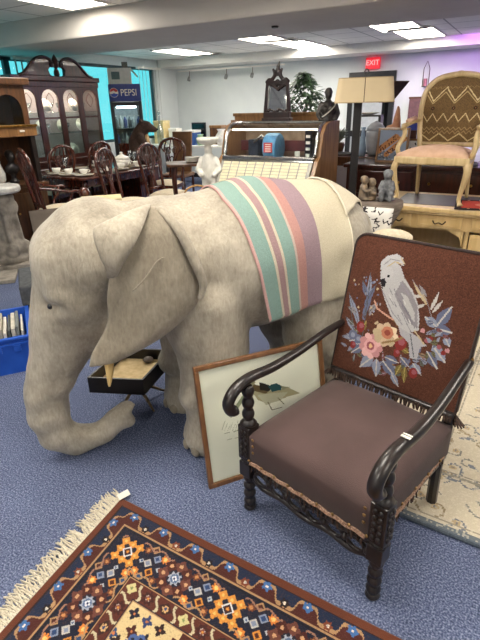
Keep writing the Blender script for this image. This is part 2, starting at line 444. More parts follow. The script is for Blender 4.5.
panel(-1.85, 7.5, 'long ceiling light nearest the beam above the floor lamp', z=ZF)
panel(-1.72, 8.6, 'ceiling light over the exit sign, behind the one by the beam', z=ZF)
panel(-3.85, 7.5, 'ceiling light by the beam above the carved mirror', z=ZF)
panel(-3.7, 8.75, 'ceiling light above the leafy ficus', z=ZF)
panel(-5.85, 8.3, 'ceiling light above the drinks fridge end of the room', z=ZF)
for a_, d_ in ((-2.2, 3.2), (.9, 3.0), (-.8, 1.2), (1.9, .4), (-2.6, .2), (-.6, -1.4)):
    panel(a_, d_, 'flat square-louvred light panel in the ceiling over the open floor')
# ================================================================== ELEPHANT
EO, EA = (-.25, 2.15), 202          # local x = forward, y = its left flank (towards the camera)
m_fur = plush('worn_plush_hide', ((138, 130, 116), (164, 155, 139), (186, 177, 160)))
m_furin = plush('ear_plush', ((130, 120, 104), (150, 140, 123), (170, 160, 142)))
m_tusk = mat('ivory_tusk', (222, 190, 126), (200, 164, 98), scale=10, rough=.4)
m_eye = mat('black_eye', (14, 12, 10), rough=.08, coat=1)
el = thing('elephant', 'life-size grey-beige plush baby elephant with trunk curled on the carpet', 'elephant', (EO[0], EO[1], 0), EA)
mb = MB()
chain(mb, [(.02, 0, .90, .295), (-.32, 0, .888, .358), (-.66, 0, .89, .315), (-.74, 0, .86, .27)], 20)
chain(mb, [(.0, 0, .93, .27), (.22, 0, .965, .245), (.38, 0, .975, .25)], 20)
chain(mb, [(.40, .07, 1.0, .2), (.47, .05, .97, .19), (.46, .0, .85, .215)], 18)
chain(mb, [(.40, -.07, 1.0, .2), (.47, -.05, .97, .19), (.46, .0, .85, .215)], 18)
chain(mb, [(.46, 0, .86, .215), (.565, 0, .68, .155), (.62, 0, .54, .125), (.69, 0, .40, .104), (.712, 0, .27, .098), (.69, 0, .135, .087), (.615, 0, .075, .075), (.51, 0, .075, .064), (.43, 0, .112, .059), (.388, 0, .15, .062)], 18)
mb.ell((.36, 0, .195), (.055, .05, .026)); mb.ell((.36, 0, .115), (.05, .055, .03))
chain(mb, [(.36, 0, .80, .2), (.42, 0, .68, .15), (.46, 0, .585, .07)], 16)
for s in (1, -1):
    mb.ell((.50, s * .15, .86), (.13, .085, .12)); mb.ell((.55, s * .15, .935), (.08, .06, .04))      # cheek and brow
    chain(mb, [(-.03, s * .13, .74, .22), (-.06, s * .17, .52, .175), (-.03, s * .19, .34, .145), (-.035, s * .2, .2, .132), (-.02, s * .2, .06, .142)], 16)
    mb.ell((.075, s * .195, .285), (.06, .095, .06))
    chain(mb, [(-.67, s * .13, .74, .23), (-.62, s * .17, .46, .175), (-.68, s * .19, .24, .13), (-.66, s * .19, .06, .138)], 16)
chain(mb, [(-.98, 0, 1.0, .04), (-1.05, 0, .82, .03), (-1.05, 0, .6, .022)], 10)
def hide(co, no):
    x, y, z = co[:, 0], co[:, 1], co[:, 2]
    w = .0035 * np.sin(46 * z + 5 * np.sin(7 * x + 3 * y)) * np.clip((.62 - z) * 4, 0, 1)          # loose folds on trunk and legs
    w += .004 * np.sin(17 * x + 9 * z + 3 * np.sin(6 * z)) * np.clip((z - .4) * 3, 0, 1)
    g = np.exp(-((x - .24) / .06) ** 2 - ((z - 1.17) / .09) ** 2 - ((np.abs(y) - .09) / .08) ** 2); w -= .03 * g          # hollow behind the brow
    g = np.exp(-((x - .60) / .035) ** 2 - ((z - .835) / .03) ** 2) * (np.abs(y) > .06); w -= .036 * g                    # eye socket
    return co + no * w[:, None]
blob('body', mb, m_fur, el, .014, 14, floor=0, disp=hide)
bpy.context.view_layer.update()
_body = [c for c in el.children if c.name == 'body'][0]
BV = BVHTree.FromPolygons([tuple(v.co) for v in _body.data.vertices], [tuple(p.vertices) for p in _body.data.polygons])
def flank(x, z, side=1):      # outer surface of the hide at local x,z
    h = BV.ray_cast(Vector((x, side * 1.5, z)), Vector((0, -side, 0)))
    return h[0].y if h[0] is not None else None
for s in (1, -1):
    yy = flank(.605, .832, s)
    if yy is None: yy = s * .15
    MB().ell((.605, yy - s * .006, .832), (.015, .012, .014)).build('eye', m_eye, el, smooth=True)
    tk = [(.415, s * .19, .66), (.42, s * .205, .58), (.428, s * .225, .515), (.437, s * .236, .468)]
    MB().tube(spline(tk, 4), [.026 - .022 * (i / 12) ** 1.5 for i in range(13)], 12).build('tusk', m_tusk, el, smooth=True)

def loft(rows, n):
    """rows of 3-D control points, each resampled to n points -> grid"""
    out = []
    for r_ in rows:
        p = spline(r_, 8); out.append([p[int(round(i * (len(p) - 1) / (n - 1)))] for i in range(n)])
    return out
def sheet(mb, g):
    n = len(g[0]); vs = [v for r_ in g for v in r_]
    return mb.add(vs, [(r_ * n + i, r_ * n + i + 1, (r_ + 1) * n + i + 1, (r_ + 1) * n + i) for r_ in range(len(g) - 1) for i in range(n - 1)])
def ear(s, fold, dz=0):
    t_ = []
    #      front edge            middle                 back edge            rolled rim
    rows = [[(.225, .235, 1.20), (.20, .262, 1.215), (.175, .26, 1.205), (.165, .235, 1.19)],
            [(.30, .285, 1.10), (.21, .33, 1.12), (.125, .325, 1.13), (.10, .25, 1.12)],
            [(.37, .285, .99), (.22, .355, 1.01), (.085, .345, 1.02), (.06, .27, 1.02)],
            [(.40, .285, .88), (.23, .362, .89), (.055, .350, .93), (.035, .285, .93)],
            [(.405, .285, .80), (.24, .362, .81), (.065, .345, .845), (.05, .31, .84)],
            [(.44, .285, .73), (.27, .352, .735), (.12, .335, .78), (.10, .32, .775)],
            [(.49, .285, .66), (.36, .335, .665), (.24, .322, .69), (.225, .31, .69)],
            [(.505, .285, .605), (.45, .31, .615), (.40, .315, .63), (.39, .305, .635)]]
    rows = [[(x, s * y, z + dz) for x, y, z in r_] for r_ in rows]
    g = loft(rows, 13); cols = list(zip(*g)); g = list(zip(*[spline(c, 3) for c in cols]))
    e = sheet(MB(), g).build('ear', m_furin, el, smooth=True, solid=.024, sub=1)
    if fold:
        fl = [[(.185, .262, 1.222), (.28, .31, 1.212), (.418, .335, 1.168)],
              [(.238, .345, 1.165), (.31, .375, 1.15), (.422, .36, 1.135)],
              [(.294, .378, 1.10), (.345, .395, 1.09), (.412, .378, 1.075)],
              [(.34, .372, 1.045), (.365, .392, 1.04), (.395, .375, 1.035)],
              [(.365, .345, .99), (.378, .352, .988), (.388, .345, .987)]]
        fl = [[(x, s * y, z) for x, y, z in r_] for r_ in fl]
        g = loft(fl, 9); cols = list(zip(*g)); g = list(zip(*[spline(c, 3) for c in cols]))
        sheet(MB(), g).build('ear_fold', m_fur, e, smooth=True, solid=.026, sub=1)
        MB().tube(spline([(.160, .275, 1.205), (.105, .345, 1.125), (.066, .372, 1.02), (.036, .376, .92), (.048, .366, .852)], 6), [.012 + .014 * sin(pi * min(1, .15 + i / 24 * .8)) for i in range(25)], 8, sq=.7).build('ear_rim', m_fur, e, smooth=True)
        MB().tube(spline([(.31, .377, .93), (.26, .383, .975), (.21, .379, 1.03), (.18, .374, 1.04)], 4), .003, 6).build('crease', m_furin, e, smooth=True)
ear(1, True); ear(-1, False, -.1)
for sx, nm in ((-.02, 'front'), (-.66, 'rear')):
    for s in (1, -1):
        for k in (-1, 0, 1):
            MB().ell((sx + .135 * cos(k * .6), s * .197 + .135 * sin(k * .6), .03), (.014, .026, .028), rot=Matrix.Rotation(k * .6, 3, 'Z')).build('toenail', m_furin, el, smooth=True)

# ------------------------------------------------------------------ blanket over its back
m_blk = painted('woven_blanket', rough=.95, bump=.5, bscale=260)
def drape(name, parent, cv, xl, xr, th0, th1, off, drop):
    """cloth lying on the hide: u runs along the back, v round the girth from the far side to the near hem"""
    NV, NU = cv.nv + 1, cv.nu + 1
    X = np.zeros((NV, NU)); Y = X.copy(); Z = X.copy()
    for j in range(NV):
        t = j / (NV - 1)
        for i in range(NU):
            s = i / (NU - 1)
            x = xl(t) + (xr(t) - xl(t)) * s
            L = -.30 + t * (1.0 + drop(s) + .30) if True else 0       # metres of cloth measured from the spine
            L = th0 + t * (drop(s) - th0)
            th = min(L / .36, 1.45) if L > 0 else max(L / .36, -1.45)
            d = Vector((0, sin(th), cos(th))); c = Vector((x, 0, .89))
            h = BV.ray_cast(c + d * 1.2, -d)
            p = h[0] + d * off if h[0] is not None else c + d * .33
            if abs(L / .36) > 1.45: p.z -= (abs(L) - 1.45 * .36)
            fy = flank(x, p.z) if th > 1.0 else None
            if fy is not None and fy + off * .8 > p.y: p.y = fy + off * .8
            wob = .007 * sin(s * 17 + t * 3) * max(0, t - .45)
            X[j, i], Y[j, i], Z[j, i] = x, p.y + wob, p.z
    # relax so the weave does not copy every dent of the hide
    for _ in range(30):
        for q in (Y, Z): q[1:-1, 1:-1] = q[1:-1, 1:-1] * .5 + .125 * (q[:-2, 1:-1] + q[2:, 1:-1] + q[1:-1, :-2] + q[1:-1, 2:])
    def Pf(U, V): return X, Y, Z
    return cv.mesh(name, m_blk, parent, Pf, (0, -.004, -.009), smooth=True)
bl = thing('striped_blanket', 'woven blanket with teal, mauve, salmon and cream stripes over the back of the elephant', 'blanket', (EO[0], EO[1], 0), EA)
cv = Canvas(1.0, 1.0, .011, (194, 184, 160))
for a_, b_, c_ in ((0, .02, (196, 156, 150)), (.02, .15, (130, 156, 147)), (.15, .165, (196, 184, 162)), (.165, .225, (156, 128, 128)), (.225, .24, (196, 184, 162)), (.24, .36, (130, 156, 147)), (.36, .375, (190, 170, 158)), (.375, .47, (178, 134, 126)), (.47, .63, (150, 128, 134))):
    cv.fill((cv.U >= a_) & (cv.U < b_), c_)
for k in range(90): cv.fill(np.abs(cv.V - k / 90) < .0025, (250, 240, 220), .12)
cv.fill(cv.U > .985, (232, 222, 200))
drape('striped_cloth', bl, cv, lambda t: -.145 - .12 * max(0, t - .45) / .55, lambda t: -.74 + .04 * t, -.33, 0, .013, lambda s: .765 - .06 * s)
cv = Canvas(.5, 1.0, .014, (200, 190, 168))
cv.fill(cv.U < .02, (212, 202, 182))
drape('cream_fold', bl, cv, lambda t: -.70, lambda t: -.965 + .05 * abs(t - .5), -.34, 0, .024, lambda s: .33 - .22 * s)

# ================================================================== NEEDLEPOINT ARMCHAIR
CO, CA = (.418, 1.513), -45.5
ac = thing('armchair', 'antique black armchair with cockatoo needlepoint back and mauve-brown seat', 'armchair', (CO[0], CO[1], 0), CA)
def turned(z0, z1, rb, beads):
    prof = []
    n = beads * 8
    for i in range(n + 1):
        t = i / n; prof.append((rb * (.68 + .36 * abs(sin(pi * beads * t))), z0 + (z1 - z0) * t))
    return prof
m_seatfab = mat('mauve_brown_velvet', (88, 68, 65), (79, 61, 58), scale=5, rough=.92, bump=.15, bscale=300, sheen=.05)
m_trim = mat('pink_braid', (172, 140, 118), (120, 88, 70), scale=160, rough=.9, bump=.6)
m_fringe = mat('dark_fringe', (88, 66, 54), (40, 30, 26), scale=120, rough=.95)
m_nail = mat('brass_nailhead', (170, 138, 92), (130, 100, 64), scale=60, rough=.35, metal=.9)
SX, FY, BY = .29, -.27, .27
for s in (-1, 1):
    l = MB(); x = s * SX
    l.lathe([(.012, 0), (.022, .004), (.026, .014), (.022, .026)], (x, FY, 0)); l.lathe(turned(.024, .19, .0245, 4), (x, FY, 0))
    l.bx(x - .029, x + .029, FY - .029, FY + .029, .185, .255)
    l.lathe([(.03, .255), (.034, .262), (.026, .275)], (x, FY, 0))
    l.bx(x - .03, x + .03, FY - .03, FY + .03, .27, .43)
    lg = l.build('front_leg', m_ebony, ac, bev=.004, smooth=False)
    cvb = MB()
    for k in range(5):
        for q in (-1, 1):
            cvb.ell((x + q * .01, FY - .031, .295 + k * .027), (.009, .006, .012)); cvb.ell((x + s * .031, FY + q * .01, .295 + k * .027), (.006, .009, .012))
    cvb.build('carving', m_ebony, lg, smooth=True)
    MB().lathe([(.03, .43), (.034, .436), (.024, .446), (.019, .452)] + turned(.452, .602, .0235, 3), (x, FY, 0)).build('arm_post', m_ebony, ac, smooth=True)
    r = MB(); rx = s * .245
    r.tube([(rx, .275, 0), (rx, .265, .2), (rx, .305, .42), (rx, .40, .75), (rx, .465, 1.02)], [.022, .022, .022, .02, .018], 8)
    r.build('rear_leg', m_ebony, ac, bev=0)
    path = spline([(s * .275, .325, .668), (s * .285, .2, .652), (s * .295, .03, .622), (s * .30, -.12, .612), (s * .30, -.25, .622), (s * .30, -.325, .605), (s * .30, -.362, .565), (s * .30, -.352, .525), (s * .30, -.325, .517)], 5)
    n = len(path)
    rad = [.0165 + .0075 * min(1, i / (n * .6)) for i in range(n)]; rad[-1] = .015
    am = MB().tube(path, rad, 12, sq=.85).build('arm', m_ebony, ac, smooth=True)
    if s == 1:
        p = path[18]; MB().box((0, 0, 0), (.03, .012, .002), Matrix.Translation(p + Vector((0, 0, .0215))) @ Matrix.Rotation(R(-5), 4, 'X')).build('tag', m_paper, am)
        MB().box((0, 0, 0), (.03, .006, .002), Matrix.Translation(p + Vector((0, .013, .0217))) @ Matrix.Rotation(R(-5), 4, 'X')).build('tag', m_paper, am)
    MB().ell((s * .272, .335, .672), .014).build('arm_bolt', m_brass, am, smooth=True)
# seat
sp = [(-.278, -.297), (.278, -.297), (.272, .285), (-.272, .285)]
def cushion(mb, corners, z0, z1, dome, n=16, rnd=.03):
    g = []
    for j in range(n + 1):
        for i in range(n + 1):
            u, v = i / n, j / n
            a = Vector(corners[0]).lerp(Vector(corners[1]), u); b = Vector(corners[3]).lerp(Vector(corners[2]), u); p = a.lerp(b, v)
            e = min(u, 1 - u) * 2; f_ = min(v, 1 - v) * 2
            k = (1 - (1 - e) ** 4) * (1 - (1 - f_) ** 4)
            g.append((p.x, p.y, z1 - rnd + rnd * k ** .5 + dome * (1 - (2 * u - 1) ** 2) * (1 - (2 * v - 1) ** 2)))
    m_ = n + 1; fs = [(j * m_ + i, j * m_ + i + 1, (j + 1) * m_ + i + 1, (j + 1) * m_ + i) for j in range(n) for i in range(n)]
    ring = [i for i in range(m_)] + [j * m_ + n for j in range(1, m_)] + [n * m_ + i for i in range(n - 1, -1, -1)] + [j * m_ for j in range(n - 1, 0, -1)]
    L = len(ring); base = len(g) + L; g2 = g + [(g[r_][0], g[r_][1], z1 - rnd - .02) for r_ in ring] + [(g[r_][0], g[r_][1], z0) for r_ in ring]
    fs += [(ring[k], base - L + k, base - L + (k + 1) % L, ring[(k + 1) % L]) for k in range(L)]; ring = [base - L + k for k in range(L)]
    fs += [(ring[k], base + k, base + (k + 1) % L, ring[(k + 1) % L]) for k in range(L)] + [tuple(base + k for k in range(L))]
    return mb.add(g2, fs)
seat = cushion(MB(), sp, .268, .43, .05).build('seat', m_seatfab, ac, smooth=True, bev=.0)
tr = MB(); fr = MB(); nl = []
edges = [((-.255, -.298), (.255, -.298)), ((.281, -.24), (.266, .25)), ((-.281, -.24), (-.266, .25))]
for (x0, y0), (x1, y1) in edges:
    nseg = 14; pts = [(x0 + (x1 - x0) * i / nseg, y0 + (y1 - y0) * i / nseg, .274 + .006 * (i % 2)) for i in range(nseg + 1)]
    tr.tube(pts, .009, 6)
    for i in range(26):
        t = (i + .5) / 26; p = Vector((x0 + (x1 - x0) * t, y0 + (y1 - y0) * t, .268)); q = p + Vector((random.uniform(-.008, .008), random.uniform(-.006, .006), -random.uniform(.02, .038)))
        fr.tube([p, q], [.005, .003], 5)
tr.build('braid', m_trim, seat); fr.build('fringe', m_fringe, seat)['kind'] = 'stuff'
for i in range(9):
    MB().ell((-.26 + .52 * i / 8, -.302, .286), (.007, .005, .007), n=8).build('nailhead', m_nail, seat, smooth=True)
for s in (-1, 1):
    for z in (.33, .36, .39): MB().ell((s * .243, -.297, z), (.007, .005, .007), n=8).build('nailhead', m_nail, seat, smooth=True)
    for k in range(5): MB().ell((s * .277, -.2 + k * .1, .288), (.005, .007, .007), n=8).build('nailhead', m_nail, seat, smooth=True)
rl = MB().bx(-.262, .262, -.285, -.25, .25, .285).bx(-.262, .262, .23, .26, .24, .30)
for s in (-1, 1): rl.bx(s * .255 - .015, s * .255 + .015, -.24, .24, .24, .28)
rl.build('seat_rail', m_ebony, ac, bev=.004)
# pierced front stretcher: two rails, twin ovals and scrolls
st = MB()
st.tube(spline([(-.262, -.275, .242), (-.13, -.28, .232), (0, -.28, .242), (.13, -.28, .232), (.262, -.275, .242)], 4), .011, 8)
st.tube(spline([(-.262, -.275, .185), (-.2, -.28, .165), (-.1, -.28, .175), (0, -.28, .158), (.1, -.28, .175), (.2, -.28, .165), (.262, -.275, .185)], 4), .012, 8)
for k in range(6):
    cx = -.215 + k * .086
    st.tube([(cx + .034 * cos(a * pi / 6), -.28, .202 + .026 * sin(a * pi / 6)) for a in range(12)], .0085, 6, closed=True)
    st.ell((cx + .043, -.283, .205), (.012, .012, .018), n=8)
st.build('front_stretcher', m_ebony, ac, smooth=True)
st = MB()
# back: needlepoint panel
BB0 = Vector((-.287, .285, .462)); BU = Vector((1, 0, 0)); BVv = Vector((0, .142, .592)).normalized(); BW, BH = .56, .60
BN = BU.cross(BVv).normalized()     # points towards the sitter is -BN or BN; sitter is at -y
if BN.y > 0: BN = -BN
Mc = Matrix.Translation((CO[0], CO[1], 0)) @ Matrix.Rotation(R(CA), 4, 'Z')
def bp(px, py):
    """traced artwork point -> panel coordinates"""
    o = Mc.inverted() @ Vector((0, 0, H)); d = Mc.inverted().to_3x3() @ ray(px, py)
    t = (BB0 - o).dot(BN) / d.dot(BN); q = o + d * t - BB0; return (q.dot(BU), q.dot(BVv))
cv = Canvas(BW, BH, .0034, (88, 53, 40))
cv.fill(rng.random(cv.U.shape) < .3, (78, 46, 35)); cv.fill(rng.random(cv.U.shape) < .15, (99, 62, 46))
RA = random.Random(11)
def pl(pts, c): cv.poly([bp(*p) for p in pts], c)
def ln(pts, w, c): cv.line([bp(*p) for p in pts], w, c)
def el_(x, y, r, c, q=1.0, rot=0): u, v = bp(x, y); cv.ell(u, v, r, r * q, c, rot)
def lf(x0, y0, x1, y1, w, c, vein=None):
    a = bp(x0, y0); b = bp(x1, y1); L = math.hypot(b[0] - a[0], b[1] - a[1]); cv.leaf(a[0], a[1], L, w, math.degrees(math.atan2(b[1] - a[1], b[0] - a[0])), c, vein)
BL_, LB, GR, CRM, PK, DPK, RD, OL, WH, GY = (98, 103, 126), (134, 140, 158), (84, 86, 92), (184, 164, 132), (188, 134, 134), (148, 84, 90), (128, 48, 45), (116, 102, 56), (186, 180, 174), (138, 133, 136)
# leafy sprays on both sides
for (x0, y0, x1, y1) in ((362, 325, 356, 300), (360, 318, 351, 292), (366, 318, 376, 290), (372, 300, 374, 272), (368, 305, 380, 284), (360, 312, 350, 306), (358, 330, 348, 316), (372, 312, 382, 302), (370, 296, 366, 280), (364, 340, 352, 334)):
    lf(x0, y0, x1, y1, .022, random.choice((LB, BL_, GY)), GR)
ln([(366, 335), (370, 310), (374, 275)], .004, GR); ln([(358, 335), (352, 300)], .004, GR)
for k in range(40): el_(random.uniform(354, 384), random.uniform(276, 345), random.uniform(.003, .006), random.choice((LB, BL_, GY, CRM)))
for (x0, y0, x1, y1) in ((428, 302, 416, 280), (430, 305, 424, 288), (434, 310, 442, 292), (425, 296, 412, 296), (428, 304, 418, 308), (436, 312, 446, 300), (430, 296, 422, 284)): lf(x0, y0, x1, y1, .013, random.choice((WH, CRM, GY)))
ln([(436, 320), (430, 300), (416, 280)], .003, GY)
for (x0, y0, x1, y1, w) in ((440, 325, 455, 306, .045), (438, 328, 455, 332, .045), (440, 326, 428, 316, .036), (448, 336, 452, 346, .03), (436, 345, 448, 362, .045), (430, 350, 440, 368, .04), (424, 345, 416, 352, .035)):
    lf(x0, y0, x1, y1, w, random.choice((LB, BL_)), WH)
for x, y in ((434, 338), (442, 346), (446, 352), (450, 350), (430, 340), (426, 330)): el_(x, y, .009, random.choice((DPK, PK, RD)))
for k in range(70):
    t = RA.random(); a = R(150 + 240 * t); x, y = 398 + 50 * cos(a) * RA.uniform(.72, 1.0), 338 - 34 * sin(a) * RA.uniform(.6, 1.05)
    if abs(x - 408) < 14 and y < 336: continue
    b_ = RA.random() * 6.28; lf(x, y, x + 8 * cos(b_), y + 8 * sin(b_), RA.uniform(.012, .022), RA.choice(((96, 100, 122), (128, 132, 148), (104, 100, 72), (140, 116, 92), (120, 78, 80), (88, 92, 84))), RA.choice(((150, 152, 160), (70, 60, 56))))
# lower leaves and flowers
for (x0, y0, x1, y1, w) in ((376, 356, 362, 366, .045), (380, 358, 378, 376, .04), (386, 360, 398, 376, .045), (388, 356, 402, 362, .035), (394, 372, 400, 386, .028), (372, 345, 356, 342, .03), (366, 338, 352, 340, .035), (366, 345, 354, 352, .035), (404, 356, 412, 366, .03), (416, 362, 424, 374, .03)):
    lf(x0, y0, x1, y1, w, random.choice((LB, BL_)), WH)
for (x0, y0, x1, y1, w) in ((404, 364, 398, 374, .028), (408, 366, 406, 382, .024), (396, 338, 384, 328, .03), (366, 330, 370, 320, .022), (412, 352, 404, 346, .024)): lf(x0, y0, x1, y1, w, OL, (170, 152, 90))
for x, y, r in ((364, 326, .02), (404, 342, .026), (416, 372, .018), (400, 352, .014), (356, 344, .014)): el_(x, y, r, RD, 1.2); el_(x + 1, y - 1, r * .55, DPK)
for x, y, r in ((356, 334, .022), (362, 338, .02)): el_(x, y, r, BL_); el_(x, y, r * .5, LB)
# pink peony
for k in range(9): u, v = bp(374, 345); cv.ell(u + .034 * cos(k * .7), v + .034 * sin(k * .7), .022, .018, random.choice((PK, (218, 170, 166), (196, 136, 140))), k * 40)
el_(374, 345, .03, (214, 160, 158)); el_(374, 345, .018, DPK); el_(374, 345, .009, (220, 180, 130))
# cream rose
for k in range(8): u, v = bp(389, 334); cv.ell(u + .036 * cos(k * .8), v + .03 * sin(k * .8), .022, .018, random.choice((CRM, (222, 200, 168), (196, 170, 140))), k * 40)
el_(391, 332, .026, (186, 120, 92)); el_(391, 332, .013, (142, 72, 58))
ln([(378, 300), (381, 308), (389, 314), (398, 320)], .007, (198, 150, 128)); ln([(386, 342), (398, 340), (412, 334), (424, 338)], .009, (140, 112, 76)); ln([(398, 320), (408, 334)], .007, (140, 112, 76))
# cockatoo
pl([(402, 326), (412, 330), (424, 338), (430, 345), (424, 346), (420, 358), (413, 357), (412, 342), (404, 334)], (166, 163, 166))
pl([(384, 272), (388, 264), (396, 262), (404, 266), (408, 278), (416, 290), (421, 302), (423, 318), (422, 330), (412, 332), (402, 326), (394, 314), (388, 298), (384, 284)], (178, 175, 174))
pl([(406, 280), (415, 292), (421, 306), (421, 328), (412, 322), (404, 308), (398, 294)], GY)
pl([(404, 292), (411, 296), (418, 312), (418, 322), (410, 312)], (176, 172, 170))
for k in range(4): ln([(402 + k * 3, 298 + k * 5), (412 + k * 2, 312 + k * 5)], .003, (120, 116, 124))
ln([(386, 290), (396, 312), (406, 324)], .004, (140, 136, 144)); ln([(404, 282), (414, 296)], .004, (140, 136, 144))
for k in range(26):
    x, y = RA.uniform(390, 418), RA.uniform(284, 326)
    if abs((x - 390) - (y - 284) * .62) < 9: ln([(x, y), (x + 3, y + 6)], .003, RA.choice(((128, 124, 130), (200, 197, 194), (112, 108, 116))))
ln([(414, 334), (417, 356)], .004, GR); ln([(418, 330), (427, 343)], .006, CRM)
pl([(384, 270), (384, 262), (390, 256), (400, 254), (406, 258), (407, 266), (402, 264), (400, 268), (394, 264), (388, 268)], (182, 180, 180))
ln([(387, 265), (394, 259), (403, 261)], .004, (140, 136, 140)); ln([(390, 267), (398, 262), (405, 264)], .004, (178, 160, 120)); ln([(404, 258), (408, 264)], .005, CRM)
el_(391, 273, .026, (184, 181, 180))
pl([(384, 279), (388, 278), (390, 282), (388, 287), (385, 285)], (34, 30, 34)); el_(392, 276, .006, (24, 20, 22)); ln([(384, 280), (386, 288)], .004, (40, 36, 40))
CURV = .02
def backP(U, V):
    k = CURV * (1 - (2 * U / BW - 1) ** 4) * (1 - (2 * V / BH - 1) ** 4)
    # rounded top corners
    rr = .05; U2 = U.copy(); 
    over = np.clip(V - (BH - rr), 0, rr); inset = rr - np.sqrt(np.maximum(rr * rr - over * over, 0)); half = BW / 2
    U2 = half + (U - half) * (half - inset) / half
    B = np.array(BB0)[:, None, None] + np.array(BU)[:, None, None] * U2 + np.array(BVv)[:, None, None] * V + np.array(BN)[:, None, None] * (k + .012)
    return B[0], B[1], B[2]
bk = cv.mesh('needlepoint_back', painted('needlepoint', rough=.95, bump=.6, bscale=420), ac, backP, tuple(-BN * .03), smooth=True)
bk['label'] = 'brown needlepoint back with white cockatoo among flowers'
out = [(0, 0), (BW, 0), (BW, BH - .05)] + [(BW - .05 + .05 * cos(a * pi / 12), BH - .05 + .05 * sin(a * pi / 12)) for a in range(7)] + [(.05 - .05 * sin(a * pi / 12), BH - .05 + .05 * cos(a * pi / 12)) for a in range(7)]
MB().tube([BB0 + BU * u + BVv * v + BN * .008 for u, v in out], .0075, 6, closed=True).build('piping', mat('dark_piping', (52, 34, 28), (36, 24, 20), scale=90, rough=.8), bk, smooth=True)
MB().add([BB0 + BU * u + BVv * v - BN * z for z in (.0, .03) for u, v in out], [tuple(range(len(out))), tuple(range(2 * len(out) - 1, len(out) - 1, -1))] + [(i, len(out) + i, len(out) + (i + 1) % len(out), (i + 1) % len(out)) for i in range(len(out))]).build('back_lining', m_ebony, bk)
cr = MB(); cr.tube([BB0 + BU * (BW * i / 16) + BN * (.012 + .004 * (i % 2)) - BVv * .012 for i in range(17)], .013, 7); cr.build('back_rail', m_ebony, ac, smooth=True)
fr = MB()
for i in range(44):
    p = BB0 + BU * (BW * (i + .5) / 44) + BN * .022 - BVv * .01; fr.tube([p, p + Vector((random.uniform(-.006, .006), random.uniform(-.008, .002), -random.uniform(.028, .045)))], [.007, .004], 5)
for s in (0, 1):
    for k in range(10): p = BB0 + BU * (BW * s) - BVv * .012; a = k * .628; fr.tube([p, p + Vector((.02 * cos(a) + (.02 if s else -.02), .02 * sin(a), -.035))], [.008, .003], 5)
fr.build('back_fringe', m_fringe, ac)['kind'] = 'stuff'
MB().tube([(-.245, .285, .30), (.245, .285, .30)], .014, 8).build('rear_stretcher', m_ebony, ac, smooth=True)

# ================================================================== FRAMED BIRD PRINT leaning on the elephant
pr = thing('framed_print', 'wood-framed duck print on cream paper leaning against the elephant behind the armchair', 'picture', (-.153, 1.638, 0), 23)
MT = Matrix.Rotation(R(-12.3), 4, 'X')
PW, PH, fb = .63, .57, .022
f = MB().bx(0, PW, 0, .022, 0, fb, MT).bx(0, PW, 0, .022, PH - fb, PH, MT).bx(0, fb, 0, .022, fb, PH - fb, MT).bx(PW - fb, PW, 0, .022, fb, PH - fb, MT)
f.build('frame', wood('picture_frame_wood', (134, 92, 56), (98, 64, 38), scale=9), pr, bev=.004)
Ml = Matrix.Translation((-.153, 1.638, 0)) @ Matrix.Rotation(R(23), 4, 'Z') @ MT
def fp(px, py):
    o = Ml.inverted() @ Vector((0, 0, H)); d = Ml.inverted().to_3x3() @ ray(px, py); t = (.012 - o.y) / d.y; q = o + d * t; return (q.x - fb, q.z - fb)
cv = Canvas(PW - 2 * fb, PH - 2 * fb, .003, (246, 240, 226))
def pl(pts, c): cv.poly([fp(*p) for p in pts], c)
def ln(pts, w, c): cv.line([fp(*p) for p in pts], w, c)
pl([(251, 383), (262, 389), (275, 391), (287, 387), (300, 393), (284, 398), (268, 404), (258, 400), (252, 392)], (176, 164, 134))
pl([(257, 395), (272, 393), (288, 392), (281, 400), (266, 405)], (196, 188, 164))
pl([(252, 384), (262, 386), (270, 390), (266, 394), (254, 391)], (108, 88, 62))
pl([(259, 382), (266, 384), (276, 388), (268, 391), (260, 390)], (44, 40, 38))
pl([(268, 386), (276, 383), (282, 386), (281, 390), (272, 392)], (46, 84, 92)); pl([(281, 386), (290, 387), (282, 390)], (150, 146, 120))
pl([(228, 416), (238, 402), (246, 390), (250, 391), (240, 406), (231, 418)], (146, 150, 120)); pl([(244, 376), (256, 382), (252, 387)], (150, 142, 116))
ln([(268, 402), (272, 410)], .004, (110, 96, 70)); ln([(278, 398), (284, 404)], .004, (110, 96, 70)); ln([(272, 410), (282, 407)], .003, (110, 96, 70))
for k in range(12):
    x = 222 + k * 2.6; ln([(x, 430 + (k % 3)), (x + 3, 421 + (k * 7) % 5)], .002, (170, 164, 138))
ln([(222, 434), (250, 428)], .002, (160, 152, 128)); ln([(226, 440), (250, 435)], .002, (180, 172, 148))
def PP(U, V):
    q = np.array(MT.to_3x3()); x = U + fb; y = np.full_like(U, .012); z = V + fb
    return q[0, 0] * x + q[0, 1] * y + q[0, 2] * z, q[1, 0] * x + q[1, 1] * y + q[1, 2] * z, q[2, 0] * x + q[2, 1] * y + q[2, 2] * z
cv.mesh('print', painted('print_paper', rough=.5, bump=0), pr, PP, tuple(MT.to_3x3() @ Vector((0, .006, 0))))
MB().bx(fb, PW - fb, .006, .008, fb, PH - fb, MT).build('glazing', glass('picture_glass', (250, 252, 250), .03, .03), pr)

